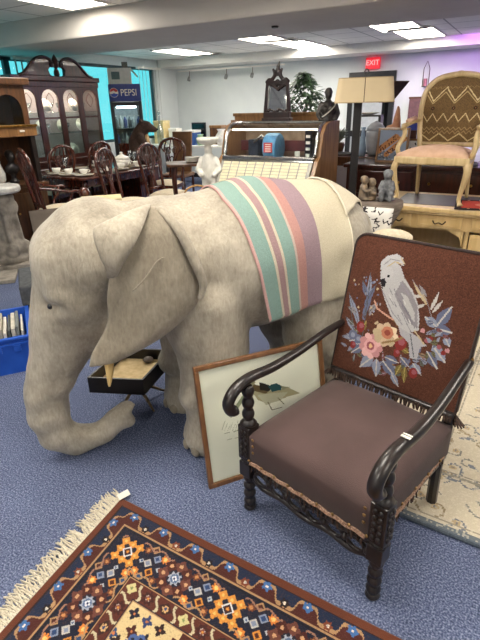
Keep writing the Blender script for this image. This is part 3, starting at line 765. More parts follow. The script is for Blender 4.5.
# ================================================================== ORIENTAL RUG
RC = Vector((-.533, 1.592, 0)); e1 = Vector((.85, -.527, 0)); e2 = Vector((-.425, -.905, 0)).normalized()
rug = thing('oriental_rug', 'navy, brown and cream oriental rug with white fringe in the foreground', 'rug', tuple(RC), 0)
NV, BR, CB, OR, LBL, TN, MAR, BLU = (24, 27, 44), (98, 52, 32), (226, 200, 150), (204, 136, 58), (128, 138, 160), (168, 132, 94), (72, 32, 25), (38, 66, 108)
cv = Canvas(1.72, 1.2, .0038, NV)
U, V = cv.U, cv.V          # U along the long edge from the fringe, V in from the long edge
d = np.minimum(U, V); nearU = U < V; along = np.where(nearU, V, U)
def band(a, b, c): cv.fill((d >= a) & (d < b), c)
def flower(cx, w, ra, c, cc, petals=8, mask=None, core=.4):
    dx = along - cx; dy = d - w; r = np.hypot(dx, dy); t = np.arctan2(dy, dx)
    cv.fill((r < ra * (.84 + .16 * np.cos(petals * t))) & (np.abs(along) > 0), c); cv.fill(r < ra * core, cc)
def diamond(cx, w, a, b, c): cv.fill((np.abs(along - cx) / a + np.abs(d - w) / b) < 1, c)
cv.fill((V < .03) | (U < .026), (98, 50, 30))
m0 = (d >= np.where(nearU, .026, .03)) & (d < .105)
cv.fill(m0, (40, 26, 26))
ph = along * 2 * pi / .155
mz = .066 + .022 * np.tanh(3.5 * np.sin(ph))
cv.fill(m0 & (np.abs(d - mz) < .0065), TN)
cv.fill(m0 & (d < mz - .0065) & (d > .034), (28, 38, 62)); cv.fill(m0 & (d > mz + .0065) & (d < .100), MAR)
for k in range(0, 12):
    c0 = .155 * k + .116; flower(c0, .053, .020, (64, 104, 156), (220, 210, 200), 5, core=.25)
    c1 = .155 * k + .039; flower(c1, .078, .018, (30, 22, 24) if k % 2 else (120, 62, 40), (228, 214, 190), 6, core=.3)
    diamond(c1, .078, .006, .005, WH)
band(.100, .108, TN); band(.108, .112, NV); band(.112, .118, (20, 20, 30))
band(.118, .27, NV); WC, SC = .193, .97
def cluster(cx, w, kind):
    if kind == 0:
        for i in range(-1, 2):
            for j in range(-1, 2):
                if i or j: flower(cx + i * .036 * SC, w + j * .036 * SC, .0205 * SC, OR, (214, 176, 96), 4, core=.28)
        diamond(cx, w, .026 * SC, .026 * SC, (206, 206, 210)); diamond(cx, w, .019 * SC, .019 * SC, NV); flower(cx, w, .014 * SC, MAR, OR, 4)
    else:
        for k in range(8):
            a = k * pi / 4; flower(cx + .052 * SC * cos(a), w + .052 * SC * sin(a), .026 * SC, MAR if k % 2 else (104, 60, 48), (196, 150, 110), 4, core=.3)
        flower(cx, w, .029 * SC, (158, 164, 178), (84, 104, 138), 8, core=.6); flower(cx, w, .012 * SC, (210, 214, 220), (40, 50, 90), 4)
for k in range(8):
    cx = WC + .226 * k; cluster(cx, WC, k % 2 == 1)
    mcx = cx + .113; cv.line([(0, 0), (0, 0)], 0, NV)
    for j, (c, c2) in enumerate(((TN, MAR), (LBL, BLU), (WH, LBL), (OR, MAR), (TN, BLU))):
        w = .132 + j * .030; ox = .012 * (1 if j % 2 else -1)
        diamond(mcx + ox, w, .019, .019, c); diamond(mcx + ox, w, .011, .011, c2)
    for sx_ in (-1, 1):
        flower(mcx + sx_ * .042, .148 if sx_ > 0 else .242, .019, (206, 122, 52), (236, 190, 110), 8); flower(mcx + sx_ * .042, .242 if sx_ > 0 else .148, .017, (110, 62, 38), (190, 130, 80), 7)
        diamond(mcx + sx_ * .04, .195, .011, .011, (176, 180, 186)); diamond(mcx + sx_ * .04, .195, .005, .005, BLU)
        dx = along - (cx + sx_ * .075); cv.fill((np.abs(d - (.252 + .010 * np.sin(dx * 80))) < .0035) & (np.abs(dx) < .04), TN); cv.fill((np.abs(d - (.132 + .008 * np.sin(dx * 80))) < .0035) & (np.abs(dx) < .035), (150, 110, 90))
# corner diagonal chain
band(.262, .267, (20, 20, 30)); band(.267, .271, TN); band(.271, .331, (84, 40, 30))
for k in range(20):
    cx = .30 + .076 * k
    if k % 3 == 0: flower(cx, .30, .022, (196, 184, 132), (120, 130, 80), 4, core=.25)
    elif k % 3 == 1: flower(cx, .30, .026, (60, 28, 24), (180, 168, 160), 8, core=.4); flower(cx, .30, .011, (120, 70, 60), OR, 4)
    else: diamond(cx, .30, .028, .022, (52, 30, 28)); flower(cx, .30, .014, (200, 160, 110), BLU, 6)
    dx = along - cx - .038; cv.fill((d > .275) & (d < .327) & (np.abs(dx - .010 * np.sin((d - .30) * 90)) < .005), (190, 178, 146))
band(.327, .331, NV); band(.331, .335, TN)
# field: cream corners, stepped maroon and navy medallion
fld = d >= .335; fu, fv = U - .335, V - .335
cv.fill(fld, (206, 182, 134))
stp = np.floor((fv) / .028) * .028
med = fld & (np.abs(fu - .62) < .10 + 1.15 * np.clip(stp - .0, 0, 9) + .02)
med = fld & (np.floor(np.abs(fu - .52) / .022) * .022 < .30 + .55 * stp)
cv.fill(med, MAR); med2 = fld & (np.floor(np.abs(fu - .52) / .022) * .022 < .25 + .55 * (stp - .03)); cv.fill(med2, (52, 26, 26)); 
for k in range(130):
    a_, b_ = rng.random() * 1.3, rng.random() * .8
    ok = (np.abs(fu - a_) < .05) & (np.abs(fv - b_) < .05) & fld
    inm = abs(a_ - .52) < .30 + .55 * b_
    c_, c2_ = ((random.choice((NV, MAR, (60, 40, 34), BLU)), (196, 120, 70)) if not inm else (random.choice((OR, LBL, TN, BLU)), (60, 30, 28)))
    r_ = np.hypot(fu - a_, fv - b_); t_ = np.arctan2(fv - b_, fu - a_); sz = rng.uniform(.014, .022)
    cv.fill(ok & (r_ < sz * (.75 + .25 * np.cos(4 * t_))), c_); cv.fill(ok & (r_ < sz * .3), c2_)
for i in range(24):
    for j in range(15):
        a_, b_ = .03 + i * .055 + .027 * (j % 2), .03 + j * .05
        if abs(a_ - .52) < .34 + .55 * b_: continue
        r_ = np.hypot(fu - a_, fv - b_); t_ = np.arctan2(fv - b_, fu - a_); c_ = (NV, (70, 34, 28), (44, 28, 28), (46, 60, 100))[(i * 3 + j * 5) % 4]
        cv.fill(fld & (r_ < .022 * (.76 + .24 * np.cos(4 * t_))), c_); cv.fill(fld & (r_ < .005), (180, 110, 66))
for a_, b_ in ((.10, .12), (.93, .12), (.52, .12)):
    for k in range(8):
        X_, Y_ = a_ + .034 * cos(k * pi / 4), b_ + .034 * sin(k * pi / 4); cv.fill(fld & (np.hypot(fu - X_, fv - Y_) < .016), (70, 92, 140)); cv.fill(fld & (np.hypot(fu - X_, fv - Y_) < .006), NV)
    cv.fill(fld & (np.hypot(fu - a_, fv - b_) < .014), (210, 170, 110))
cv.fill(rng.random(U.shape) < .12, (90, 60, 44), .25)
def rugP(U, V): return U * e1.x + V * e2.x, U * e1.y + V * e2.y, np.full_like(U, .011)
cv.mesh('pile', painted('rug_pile', rough=.98, bump=.6, bscale=350, sheen=.2), rug, rugP, (0, 0, -.011))
fr = MB()
for i in range(330):
    v = (i + .5) / 330 * 1.2; p = e2 * v + Vector((0, 0, .007)); L = random.uniform(.065, .10)
    dirn = (-e1 + e2 * random.uniform(-.45, .35)).normalized(); q = p + dirn * L * .55 + Vector((0, 0, random.uniform(.003, .012))); r_ = p + dirn * L + e2 * random.uniform(-.016, .012) + Vector((0, 0, -.002))
    fr.tube([p + e1 * .004, q, r_], [.0028, .0034, .0024], 5)
for i in range(3):
    off = -.008 - i * .009
    fr.tube([e2 * (k * .0075) + e1 * (off + .0035 * (1 if k % 2 else -1)) + Vector((0, 0, .009)) for k in range(160)], .0019, 4)
fr.build('fringe', mat('cotton_fringe', (220, 211, 190), (190, 180, 158), scale=150, rough=.95), rug)['kind'] = 'stuff'
tg = MB().box((0, 0, 0), (.036, .05, .002), Matrix.Translation(e1 * .004 + e2 * -.012 + Vector((0, 0, .022))) @ Matrix.Rotation(R(-58), 4, 'Z') @ Matrix.Rotation(R(8), 4, 'X')).build('price_tag', m_paper, rug)

# ================================================================== CREAM RUG on the right
g1 = Vector((.838, -.546, 0)); g2 = Vector((.546, .838, 0)); GC = Vector((.668, 1.442, 0)) - g1 * .32
cr_ = thing('cream_rug', 'pale cream and grey floral rug under the rear of the armchair', 'rug', tuple(GC), 0)
cv = Canvas(1.77, 2.0, .008, (206, 194, 170)); U, V = cv.U, cv.V
dd = np.minimum(U, V)
for k in range(230):
    x, y = rng.random() * 1.5, rng.random() * 2; r_ = rng.uniform(.03, .085); a0 = rng.random() * 6
    cv.line([(x + r_ * (1 - i / 14) * cos(a0 + i * .45), y + r_ * (1 - i / 14) * sin(a0 + i * .45)) for i in range(12)], .009, random.choice(((128, 126, 120), (150, 132, 104), (118, 122, 130))), .9)
    if k % 2: cv.leaf(x, y, rng.uniform(.04, .08), .022, rng.random() * 360, random.choice(((134, 132, 126), (160, 142, 112), (124, 128, 136))))
    else: cv.ell(x, y, .016, .016, (186, 164, 128)); cv.ell(x, y, .007, .007, (140, 132, 124))
for a_, b_, c_ in ((0, .03, (112, 118, 122)), (.33, .345, (150, 142, 128)), (.355, .362, (150, 142, 128)), (.05, .057, (160, 150, 134))): cv.fill((dd >= a_) & (dd < b_), c_)
cv.fill(rng.random(U.shape) < .25, (224, 214, 192), .4)
cv.mesh('pile', painted('pale_rug_pile', rough=.98, bump=.5, bscale=220), cr_, lambda U, V: (U * g1.x + V * g2.x, U * g1.y + V * g2.y, np.full_like(U, .014)), (0, 0, -.014))
MB().tube([g1 * (1.77 * k / 10) + Vector((0, 0, .009)) for k in range(11)], .009, 6).build('binding', mat('slate_binding', (92, 102, 112), (74, 84, 94), scale=120, rough=.9), cr_)

# ================================================================== TRAY STAND on antler feet
ts = thing('display_tray', 'black shallow display tray lined in cream on antler feet beneath the ear', 'display tray', (-.60, 2.36, 0), 8.5)
zb, zt = .20, .285
M_ = Matrix.Rotation(R(-8.5), 4, 'Z') @ Matrix.Translation((.60, -2.36, 0))
c0, c1, c2 = (-.505, 2.12), (-.80, 2.16), (-.40, 2.45); c3 = (c1[0] + c2[0] - c0[0], c1[1] + c2[1] - c0[1])
def quad(b, q, z0, z1): return b.add([(x, y, z) for z in (z0, z1) for x, y in q], [(0, 1, 2, 3), (4, 5, 6, 7), (0, 1, 5, 4), (1, 2, 6, 5), (2, 3, 7, 6), (3, 0, 4, 7)], M_)
Q = [c0, c2, c3, c1]; cen = (sum(p[0] for p in Q) / 4, sum(p[1] for p in Q) / 4)
In = [(cen[0] + (p[0] - cen[0]) * .93, cen[1] + (p[1] - cen[1]) * .94) for p in Q]
b = MB()
for i in range(4): j = (i + 1) % 4; quad(b, [Q[i], Q[j], In[j], In[i]], zb, zt)
quad(b, Q, zb - .006, zb + .006)
b.build('tray', mat('black_lacquer', (26, 22, 24), (18, 15, 16), scale=12, rough=.35), ts)
quad(MB(), In, zb + .006, zb + .022).build('lining', mat('cream_lining', (216, 192, 146), (196, 170, 124), scale=30, rough=.95), ts)
MB().ell(M_ @ Vector((-.53, 2.42, zb + .04)), (.03, .025, .018)).build('specimen', m_grey, ts, smooth=True)
m_ant = mat('antler', (150, 126, 88), (82, 64, 42), scale=30, rough=.6)
MB().lathe([(.014, .08), (.012, .11), (.018, .15), (.013, .18), (.03, .20)], (0, 0, 0)).build('post', m_ebony, ts, smooth=True)
for k, (x, y) in enumerate(((.09, -.13), (.16, .07), (-.12, .11), (-.10, -.10))):
    MB().tube(spline([(0, 0, .105), (x * .35, y * .35, .085), (x * .8, y * .8, .03), (x, y, .006)], 5), [.014 - .010 * i / 15 for i in range(16)], 8).build('antler_foot', m_ant, ts, smooth=True)
# ================================================================== helpers for furniture
def cab_leg(mb, x, y, z0, z1, ox, oy, r=.022):
    """curved cabriole leg: knee out, ankle in, small scroll foot"""
    L = z1 - z0
    p = spline([(x, y, z1), (x + ox * .5, y + oy * .5, z1 - .18 * L), (x + ox * .25, y + oy * .25, z1 - .5 * L), (x - ox * .15, y - oy * .15, z0 + .16 * L), (x + ox * .25, y + oy * .25, z0 + .01 * L)], 4)
    n = len(p); return mb.tube(p, [r * (1.25 - .65 * min(1, (i / n) * 1.3)) for i in range(n - 2)] + [r * .8, r * .95], 8)

def knob(mb, x, y, z, r=.012): return mb.ell((x, y, z), (r, r * 1.1, r), n=8)

# ------------------------------------------------------------------ china cabinet (front = local -y)
cc = RM(-6.4, 5.74)
cb = thing('china_cabinet', 'tall dark mahogany china cabinet with broken swan-neck pediment and arched glass doors', 'cabinet', (cc.x, cc.y, 0), RX)
CW, CD, CT = 1.62, .44, 2.0
def rbx(x0, x1, y0, y1, z0, z1): return MB().bx(x0, x1, y0, y1, z0, z1)
h = CW / 2
MB().bx(-h - .02, h + .02, -.04, CD, .06, .82).bx(-h - .04, h + .04, -.06, CD, .80, .85).bx(-h, h, -.02, CD, 0, .07).build('base', m_mahog, cb, bev=.008)
for k in range(3):
    x = -h + CW * (k + .5) / 3; d_ = MB().bx(x - .23, x + .23, -.058, -.038, .12, .74).build('door', m_mahog, cb, bev=.008)
    knob(MB(), x + .19, -.07, .45).build('knob', m_brass, d_, smooth=True)
bk_ = MB().bx(-h, h, CD - .02, CD, .85, CT).build('back_panel', mat('mirror_back', (178, 168, 166), (150, 140, 140), scale=2, rough=.25), cb)
for s in (-1, 1): MB().bx(s * h - .015, s * h + .015, .03, CD, .85, CT).build('side_panel', mat('greyed_side', (112, 96, 92), (98, 82, 78), scale=4, rough=.3) if s == 1 else m_mahog, cb)
MB().bx(-h - .04, h + .04, -.03, CD, CT - .04, CT + .03).bx(-h - .02, h + .02, -.01, CD, CT - .12, CT - .04).build('cornice', m_mahog, cb, bev=.008)
nd = 4; dw = CW / nd
for k in range(nd):
    x0 = -h + k * dw; x1 = x0 + dw; f = MB(); w_ = .05
    f.bx(x0, x0 + w_, 0, .03, .85, CT - .12).bx(x1 - w_, x1, 0, .03, .85, CT - .12).bx(x0 + w_, x1 - w_, 0, .03, .85, .91)
    ar = arcpts((x0 + x1) / 2, 1.72, dw / 2 - w_, 180, 0, 10, .13)
    f.prism([(x0 + w_, CT - .12)] + ar + [(x1 - w_, CT - .12)], 0, .03)
    f.bx(x0 + w_, x1 - w_, .004, .02, 1.44, 1.465)
    dr = f.build('glass_door', m_mahog, cb)
    MB().prism([(x0 + w_, .91)] + ar + [(x1 - w_, .91)], .012, .014).build('pane', m_glass, dr)
    t = MB()
    for q in (-1, 1): t.tube([((x0 + x1) / 2 + q * .07 * sin(a * pi / 8), .008, 1.60 + .2 * a / 8) for a in range(9)], .004, 5)
    t.build('tracery', m_mahog, dr)
for z in (1.22, 1.52): MB().bx(-h + .02, h - .02, .05, CD - .03, z, z + .01).build('shelf', m_glass, cb)
# swan-neck pediment and finial
for s in (-1, 1):
    up = [(s * .70, CT + .03), (s * .62, CT + .05), (s * .52, CT + .13), (s * .40, CT + .23), (s * .27, CT + .275), (s * .16, CT + .265), (s * .085, CT + .215), (s * .075, CT + .15)]
    lo = [(s * .12, CT + .145), (s * .16, CT + .11), (s * .14, CT + .05), (s * .10, CT + .03)]
    pd = MB().prism(up + lo, -.02, .03).build('pediment_scroll', m_mahog, cb, bev=.006)
    MB().tube(spline([(x, -.022, z) for x, z in up], 4), .022, 8).build('moulding', m_mahog, pd, smooth=True)
    MB().lathe([(.02, 0), (.038, .01), (.038, .03), (.02, .04)], M=Matrix.Translation((s * .095, -.005, CT + .18)) @ Matrix.Rotation(R(90), 4, 'X'), n=14).build('rosette', m_mahog, pd, smooth=True)
MB().lathe([(.03, CT + .02), (.045, CT + .05), (.04, CT + .1), (.02, CT + .13), (.05, CT + .17), (.055, CT + .22), (.03, CT + .28), (.008, CT + .32)], (0, 0, 0), 12).build('finial', m_mahog, cb, smooth=True)
MB().bx(-h + .1, h - .1, .034, .06, CT - .136, CT - .124).build('added_fill_strip', emit('cabinet_fill_glow', (255, 222, 200), 45), cb)  # glowing strip added behind the door heads to brighten the cabinet interior
# crockery and glass inside
m_crys = glass('crystal', (230, 238, 240), .5, .08)
def goblet(h_=.14, r=.03): return [(r * .8, 0), (r * .8, .004), (r * .15, .012), (r * .13, h_ * .45), (r * .7, h_ * .55), (r, h_ * .8), (r * .92, h_)]
CI = Matrix.Translation((cc.x, cc.y, 0)) @ Matrix.Rotation(R(RX), 4, 'Z')
kk = 0
gl0 = None
col_items = [(196, 60, 54), (60, 84, 190), (224, 220, 210), (90, 90, 170), (214, 206, 190), (150, 60, 60)]
for z, n in ((.862, 11), (1.23, 12), (1.53, 9)):
    for i in range(n):
        x = -h + .08 + (CW - .16) * i / (n - 1); y = .16 + .14 * ((i * 7) % 3) / 2; p = CI @ Vector((x, y, z))
        row = {.862: 'bottom', 1.23: 'middle', 1.53: 'top'}[z]
        if z == .862 and i % 2 == 0:
            c = col_items[(i // 2) % 6]; cn = ('red', 'blue', 'white', 'violet', 'cream', 'dark red')[(i // 2) % 6]
            t = MB().lathe([(.03, 0), (.05, .03), (.055, .09), (.03, .13), (.034, .15)], n=12).build('china_jar', mat('glaze_%d' % i, c, rough=.2, coat=.5), None, smooth=True)
            t.location = p; tag(t, '%s glazed jar behind the glass on the bottom shelf of the china cabinet' % cn, 'jar', 'jars in the china cabinet')
        elif (i + int(z * 10)) % 3 == 0:
            t = MB().lathe([(.02, 0), (.06, .006), (.095, .016), (.10, .02)], n=16, M=Matrix.Translation((0, 0, .1)) @ Matrix.Rotation(R(78), 4, 'X')).build('plate', m_porc, None, smooth=True)
            t.location = p; t.rotation_euler = (0, 0, R(RX)); tag(t, 'white plate standing upright on the %s shelf of the china cabinet' % row, 'plate', 'upright plates on the %s cabinet shelf' % row)
        else:
            if gl0 is None: t = gl0 = MB().lathe(goblet(), n=10).build('goblet', m_crys, None, smooth=True)
            else: t = gl0.copy(); COL.objects.link(t)
            t.location = p; tag(t, 'clear stemmed glass standing on the %s shelf of the china cabinet' % row, 'glass', 'glasses on the %s cabinet shelf' % row)

# ------------------------------------------------------------------ left-hand oak hutch
hp = RM(-5.72, 3.55)
hu = thing('oak_hutch', 'golden wood hutch with arched panes and brassy shelf at the left edge', 'cabinet', (-2.72, 5.95, 0), 52)
def gb(x0, x1, y0, y1, z0, z1, nm, m, bev=.006, par=None): return MB().bx(x0, x1, y0, y1, z0, z1).build(nm, m, par or hu, bev=bev)
HW = .95
MB().bx(-HW / 2, HW / 2, 0, .45, 0, .72).bx(-HW / 2 - .03, HW / 2 + .03, -.03, .46, .70, .74).build('base', m_brownwood, hu, bev=.008)
for s in (-1, 1):
    d_ = gb(s * .22 - .2, s * .22 + .2, -.02, 0, .08, .64, 'door', m_brownwood)
    knob(MB(), s * .04, -.03, .4).build('knob', m_brass, d_)
    gb(s * (HW / 2 - .03) - .03, s * (HW / 2 - .03) + .03, .05, .12, .74, 1.28, 'post', m_ebony)
    gb(s * (HW / 2 - .02) - .02, s * (HW / 2 - .02) + .02, .10, .42, .74, 1.84, 'side', m_brownwood)
gb(-HW / 2, HW / 2, .40, .42, .74, 1.84, 'back_board', m_walnut)
sh = gb(-HW / 2 - .02, HW / 2 + .02, .02, .42, 1.28, 1.40, 'shelf_drawer', m_oak)
gb(-HW / 2 - .03, HW / 2 + .03, .0, .42, 1.385, 1.41, 'brass_edge', m_brass, .004, sh)
for s in (-1, 1): gb(s * .3 - .03, s * .3 + .03, .008, .02, 1.33, 1.35, 'pull', m_porc, .003, sh)
gb(-HW / 2 - .05, HW / 2 + .05, .04, .44, 1.84, 1.92, 'cornice', m_brownwood, .012)
for s in (-1, 1):
    x0, x1 = (s * .23 - .215, s * .23 + .215); ar = arcpts((x0 + x1) / 2, 1.58, .165, 180, 0, 10, .16); f = MB()
    f.bx(x0, x0 + .05, .09, .12, 1.41, 1.84).bx(x1 - .05, x1, .09, .12, 1.41, 1.84).prism([(x0 + .05, 1.84)] + ar + [(x1 - .05, 1.84)], .09, .12)
    d_ = f.build('arched_door', m_brownwood, hu)
    MB().prism([(x0 + .05, 1.41)] + ar + [(x1 - .05, 1.41)], .104, .107).build('pane', m_glass, d_)
HM = Matrix.Translation((-2.72, 5.95, 0)) @ Matrix.Rotation(R(52), 4, 'Z')
p = HM @ Vector((.18, .2, .74))
t = thing('carved_bust', 'dark bust standing in the open niche of the golden hutch', 'sculpture', p, 52)
b = MB(); b.lathe([(.06, 0), (.06, .03), (.03, .05), (.035, .1)], n=12); b.ell((0, 0, .17), (.09, .06, .07)); chain(b, [(0, 0, .2, .035), (0, -.01, .26, .035)]); b.ell((0, -.01, .31), (.05, .06, .07)); b.ell((0, -.07, .305), (.012, .016, .02)); b.ell((0, .01, .34), (.055, .06, .055))
blob('figure', b, mat('dark_bronze', (52, 48, 46), (30, 28, 28), rough=.4, metal=.4), t, .01, 4)
for k, (x, nm, c) in enumerate(((-.1, 'white', (220, 216, 206)), (-.25, 'grey', (150, 150, 150)), (.03, 'white', (224, 222, 214)))):
    p = HM @ Vector((x, .24, .74)); t = MB().lathe([(.04, 0), (.06, .05), (.065, .12), (.03, .18 + .03 * k), (.035, .21 + .03 * k)], n=14).build('vase', mat('vase_glaze_%d' % k, c, rough=.25, coat=.3), None, smooth=True)
    t.location = p; tag(t, ('small white vase beside the bust in the hutch niche', 'grey vase furthest into the hutch niche', 'tall white vase in the hutch niche next to the bust')[(0, 1, 2)[k]], 'vase')

# ------------------------------------------------------------------ stone pedestal and leaning board
pd = thing('stone_pedestal', 'weathered grey carved column pedestal with round marble top at the left edge', 'pedestal', (-2.47, 5.12, 0), 20)
MB().bx(-.28, .28, -.25, .25, 0, .07).build('plinth', m_stone, pd, bev=.01)
b = MB().lathe([(.19, .07), (.2, .12), (.16, .16), (.17, .2), (.155, .26), (.12, .3)], n=20)
b.lathe([(.12, .28), (.10, .5), (.11, .62), (.135, .74), (.12, .78)], n=20)
for k in range(5):
    a = k * 2 * pi / 5 - 1.4; b.ell((.15 * cos(a), .15 * sin(a), .2), (.07, .07, .085)); b.ell((.115 * cos(a), .115 * sin(a), .64), (.045, .045, .075)); b.tube([(.13 * cos(a), .13 * sin(a), .26), (.105 * cos(a), .105 * sin(a), .58)], .03, 8)
blob('column', b, m_stone, pd, .012, 3)
MB().lathe([(.14, .78), (.2, .79), (.215, .81), (.215, .845), (.2, .86)], n=28).build('top', mat('marble_top', (214, 212, 206), (170, 168, 162), scale=8, rough=.3), pd, smooth=False, bev=.006)
t = MB().bx(-.2, .2, -.012, .012, 0, .52).build('grey_board', mat('grey_panel', (128, 116, 104), (108, 98, 88), scale=6, rough=.8), None, bev=.003)
t.location = (-2.16, 5.56, 0.003); t.rotation_euler = (R(-16), 0, R(28)); tag(t, 'plain grey-brown board leaning behind the stone pedestal', 'board')
t = MB().bx(-.32, .32, -.3, .3, 0, .035).build('low_slab', m_stone, None, bev=.006); t.location = (-2.62, 4.72, 0); t.rotation_euler = (0, 0, R(18)); tag(t, 'flat grey stone slab lying on the carpet in front of the pedestal', 'stone slab')

# ------------------------------------------------------------------ dining table
tp = RM(-5.42, 5.33)
tb = thing('dining_table', 'polished red-brown mahogany dining table laid with white china', 'table', (tp.x, tp.y, 0), RY)
TL, TW = 1.6, 1.1
out = [(-TW / 2 + .06, -TL / 2), (TW / 2 - .06, -TL / 2), (TW / 2, -TL / 2 + .06), (TW / 2, TL / 2 - .06), (TW / 2 - .06, TL / 2), (-TW / 2 + .06, TL / 2), (-TW / 2, TL / 2 - .06), (-TW / 2, -TL / 2 + .06)]
MB().slab(out, .72, .75).build('tabletop', m_mahog2, tb, bev=.008)
MB().bx(-TW / 2 + .1, TW / 2 - .1, -TL / 2 + .1, -TL / 2 + .125, .62, .72).bx(-TW / 2 + .1, TW / 2 - .1, TL / 2 - .125, TL / 2 - .1, .62, .72).bx(-TW / 2 + .1, -TW / 2 + .125, -TL / 2 + .1, TL / 2 - .1, .62, .72).bx(TW / 2 - .125, TW / 2 - .1, -TL / 2 + .1, TL / 2 - .1, .62, .72).build('apron', m_mahog2, tb)
for s in (-1, 1):
    for q in (-1, 1): MB().lathe([(.02, 0), (.035, .04), (.02, .08), (.03, .3), (.045, .5), (.03, .56), (.045, .6), (.045, .72)], (s * (TW / 2 - .13), q * (TL / 2 - .13), 0), 12).build('leg', m_mahog2, tb, smooth=True)
TMx = Matrix.Translation((tp.x, tp.y, 0)) @ Matrix.Rotation(R(RY), 4, 'Z')
pl0 = None; cup0 = None
sp_ = [(.34, -.58), (.10, -.62), (-.16, -.60), (-.38, -.45), (.38, -.2), (.36, .12), (.37, .45), (.08, .55), (-.36, 0), (-.36, .35)]
where = ['at the near right corner of the dining table', 'at the near end of the dining table', 'by the near left corner of the dining table', 'on the cabinet side, nearest end of the dining table', 'in front of the nearest chair back on the dining table', 'between the right-hand chair backs on the dining table', 'near the bear end of the dining table', 'at the far end of the dining table', 'on the cabinet side of the dining table, middle', 'on the cabinet side of the dining table, far end']
for i, (x, y) in enumerate(sp_):
    p = TMx @ Vector((x, y, .752))
    t = thing('dinner_plate', 'white dinner plate ' + where[i], 'plate', p, 0, 'white plates on the dining table') if i == 0 else None
    if i == 0:
        MB().lathe([(.06, 0), (.085, .006), (.13, .018), (.132, .021), (.08, .012)], n=24).build('dish', m_porc, t, smooth=True); MB().tube([(.128 * cos(a * pi / 12), .128 * sin(a * pi / 12), .021) for a in range(24)], .002, 4, closed=True).build('gold_rim', m_brass, t); pl0 = t
    else: dup(pl0, p, 0, 'white dinner plate ' + where[i])
    if i not in (3, 8):
        q = p + Vector((0, 0, .022))
        if cup0 is None:
            cup0 = thing('soup_cup', 'white cup and plate ' + where[i], 'cup', q, 30, 'white cups on the dinner plates')
            MB().lathe([(.03, 0), (.032, .006), (.05, .03), (.062, .062), (.058, .062), (.045, .03), (.02, .012)], n=18).build('bowl', m_porc, cup0, smooth=True)
            MB().tube([(.055 + .028 * sin(a * pi / 6), 0, .02 + .036 * a / 6) for a in range(7)], .006, 6).build('handle', m_porc, cup0, smooth=True)
        else: dup(cup0, q, 30 + 50 * i, 'white cup and plate ' + where[i])
    if i in (2, 4, 6, 7):
        p2 = TMx @ Vector((x * .62, y + .12, .752)); t = gl0.copy(); COL.objects.link(t); t.scale = (1.25, 1.25, 1.5); t.location = p2; t.name = 'wine_glass'
        tag(t, 'wine glass beside the plate ' + where[i], 'glass', 'wine glasses on the dining table')
t = thing('tureen', 'white china tureen with lid at the bear end of the dining table', 'tureen', TMx @ Vector((.22, .3, .752)), 0)
MB().lathe([(.06, 0), (.07, .02), (.12, .07), (.13, .11), (.12, .125)], n=20).build('bowl', m_porc, t, smooth=True)
MB().lathe([(.125, .125), (.10, .16), (.03, .185), (.02, .2), (.026, .215), (.01, .23)], n=20).build('lid', m_porc, t, smooth=True)

# ------------------------------------------------------------------ carved-back dining chairs (face local -y)
def chair_back(par, w=.46, z0=.45, z1=1.10, y=.2):
    f = MB(); hw = w / 2; tilt = lambda z: y + (z - z0) * .16
    def P3(x, z): return (x, tilt(z), z)
    f.tube(spline([P3(-hw * .82, z0), P3(-hw * .9, z0 + .3), P3(-hw, z1 - .17), P3(-hw * .78, z1 - .06), P3(-hw * .3, z1 - .01), P3(0, z1), P3(hw * .3, z1 - .01), P3(hw * .78, z1 - .06), P3(hw, z1 - .17), P3(hw * .9, z0 + .3), P3(hw * .82, z0)], 5), .022, 8)
    f.tube([P3(-hw * .85, z0 + .07), P3(hw * .85, z0 + .07)], .02, 6)
    r = f.build('back_frame', m_mahog2, par, smooth=True)
    sp = MB()
    for s in (-1, 1):
        sp.tube(spline([P3(s * .05, z0 + .08), P3(s * .03, z0 + .2), P3(s * .09, z0 + .38), P3(s * .14, z1 - .16), P3(s * .10, z1 - .04)], 4), .012, 6)
        sp.tube(spline([P3(s * .02, z0 + .08), P3(s * .012, z0 + .25), P3(s * .05, z0 + .42), P3(s * .02, z1 - .02)], 4), .011, 6)
        sp.tube(spline([P3(s * .14, z1 - .2), P3(s * .19, z1 - .13), P3(s * .16, z1 - .06)], 4), .012, 6)
        sp.tube([P3(s * .055 + .04 * cos(a * pi / 5), z0 + .47 + .05 * sin(a * pi / 5)) for a in range(10)], .009, 6, closed=True)
    sp.tube([P3(.035 * cos(a * pi / 5), z0 + .33 + .05 * sin(a * pi / 5)) for a in range(10)], .009, 6, closed=True)
    sp.build('splat', m_mahog2, r, smooth=True)
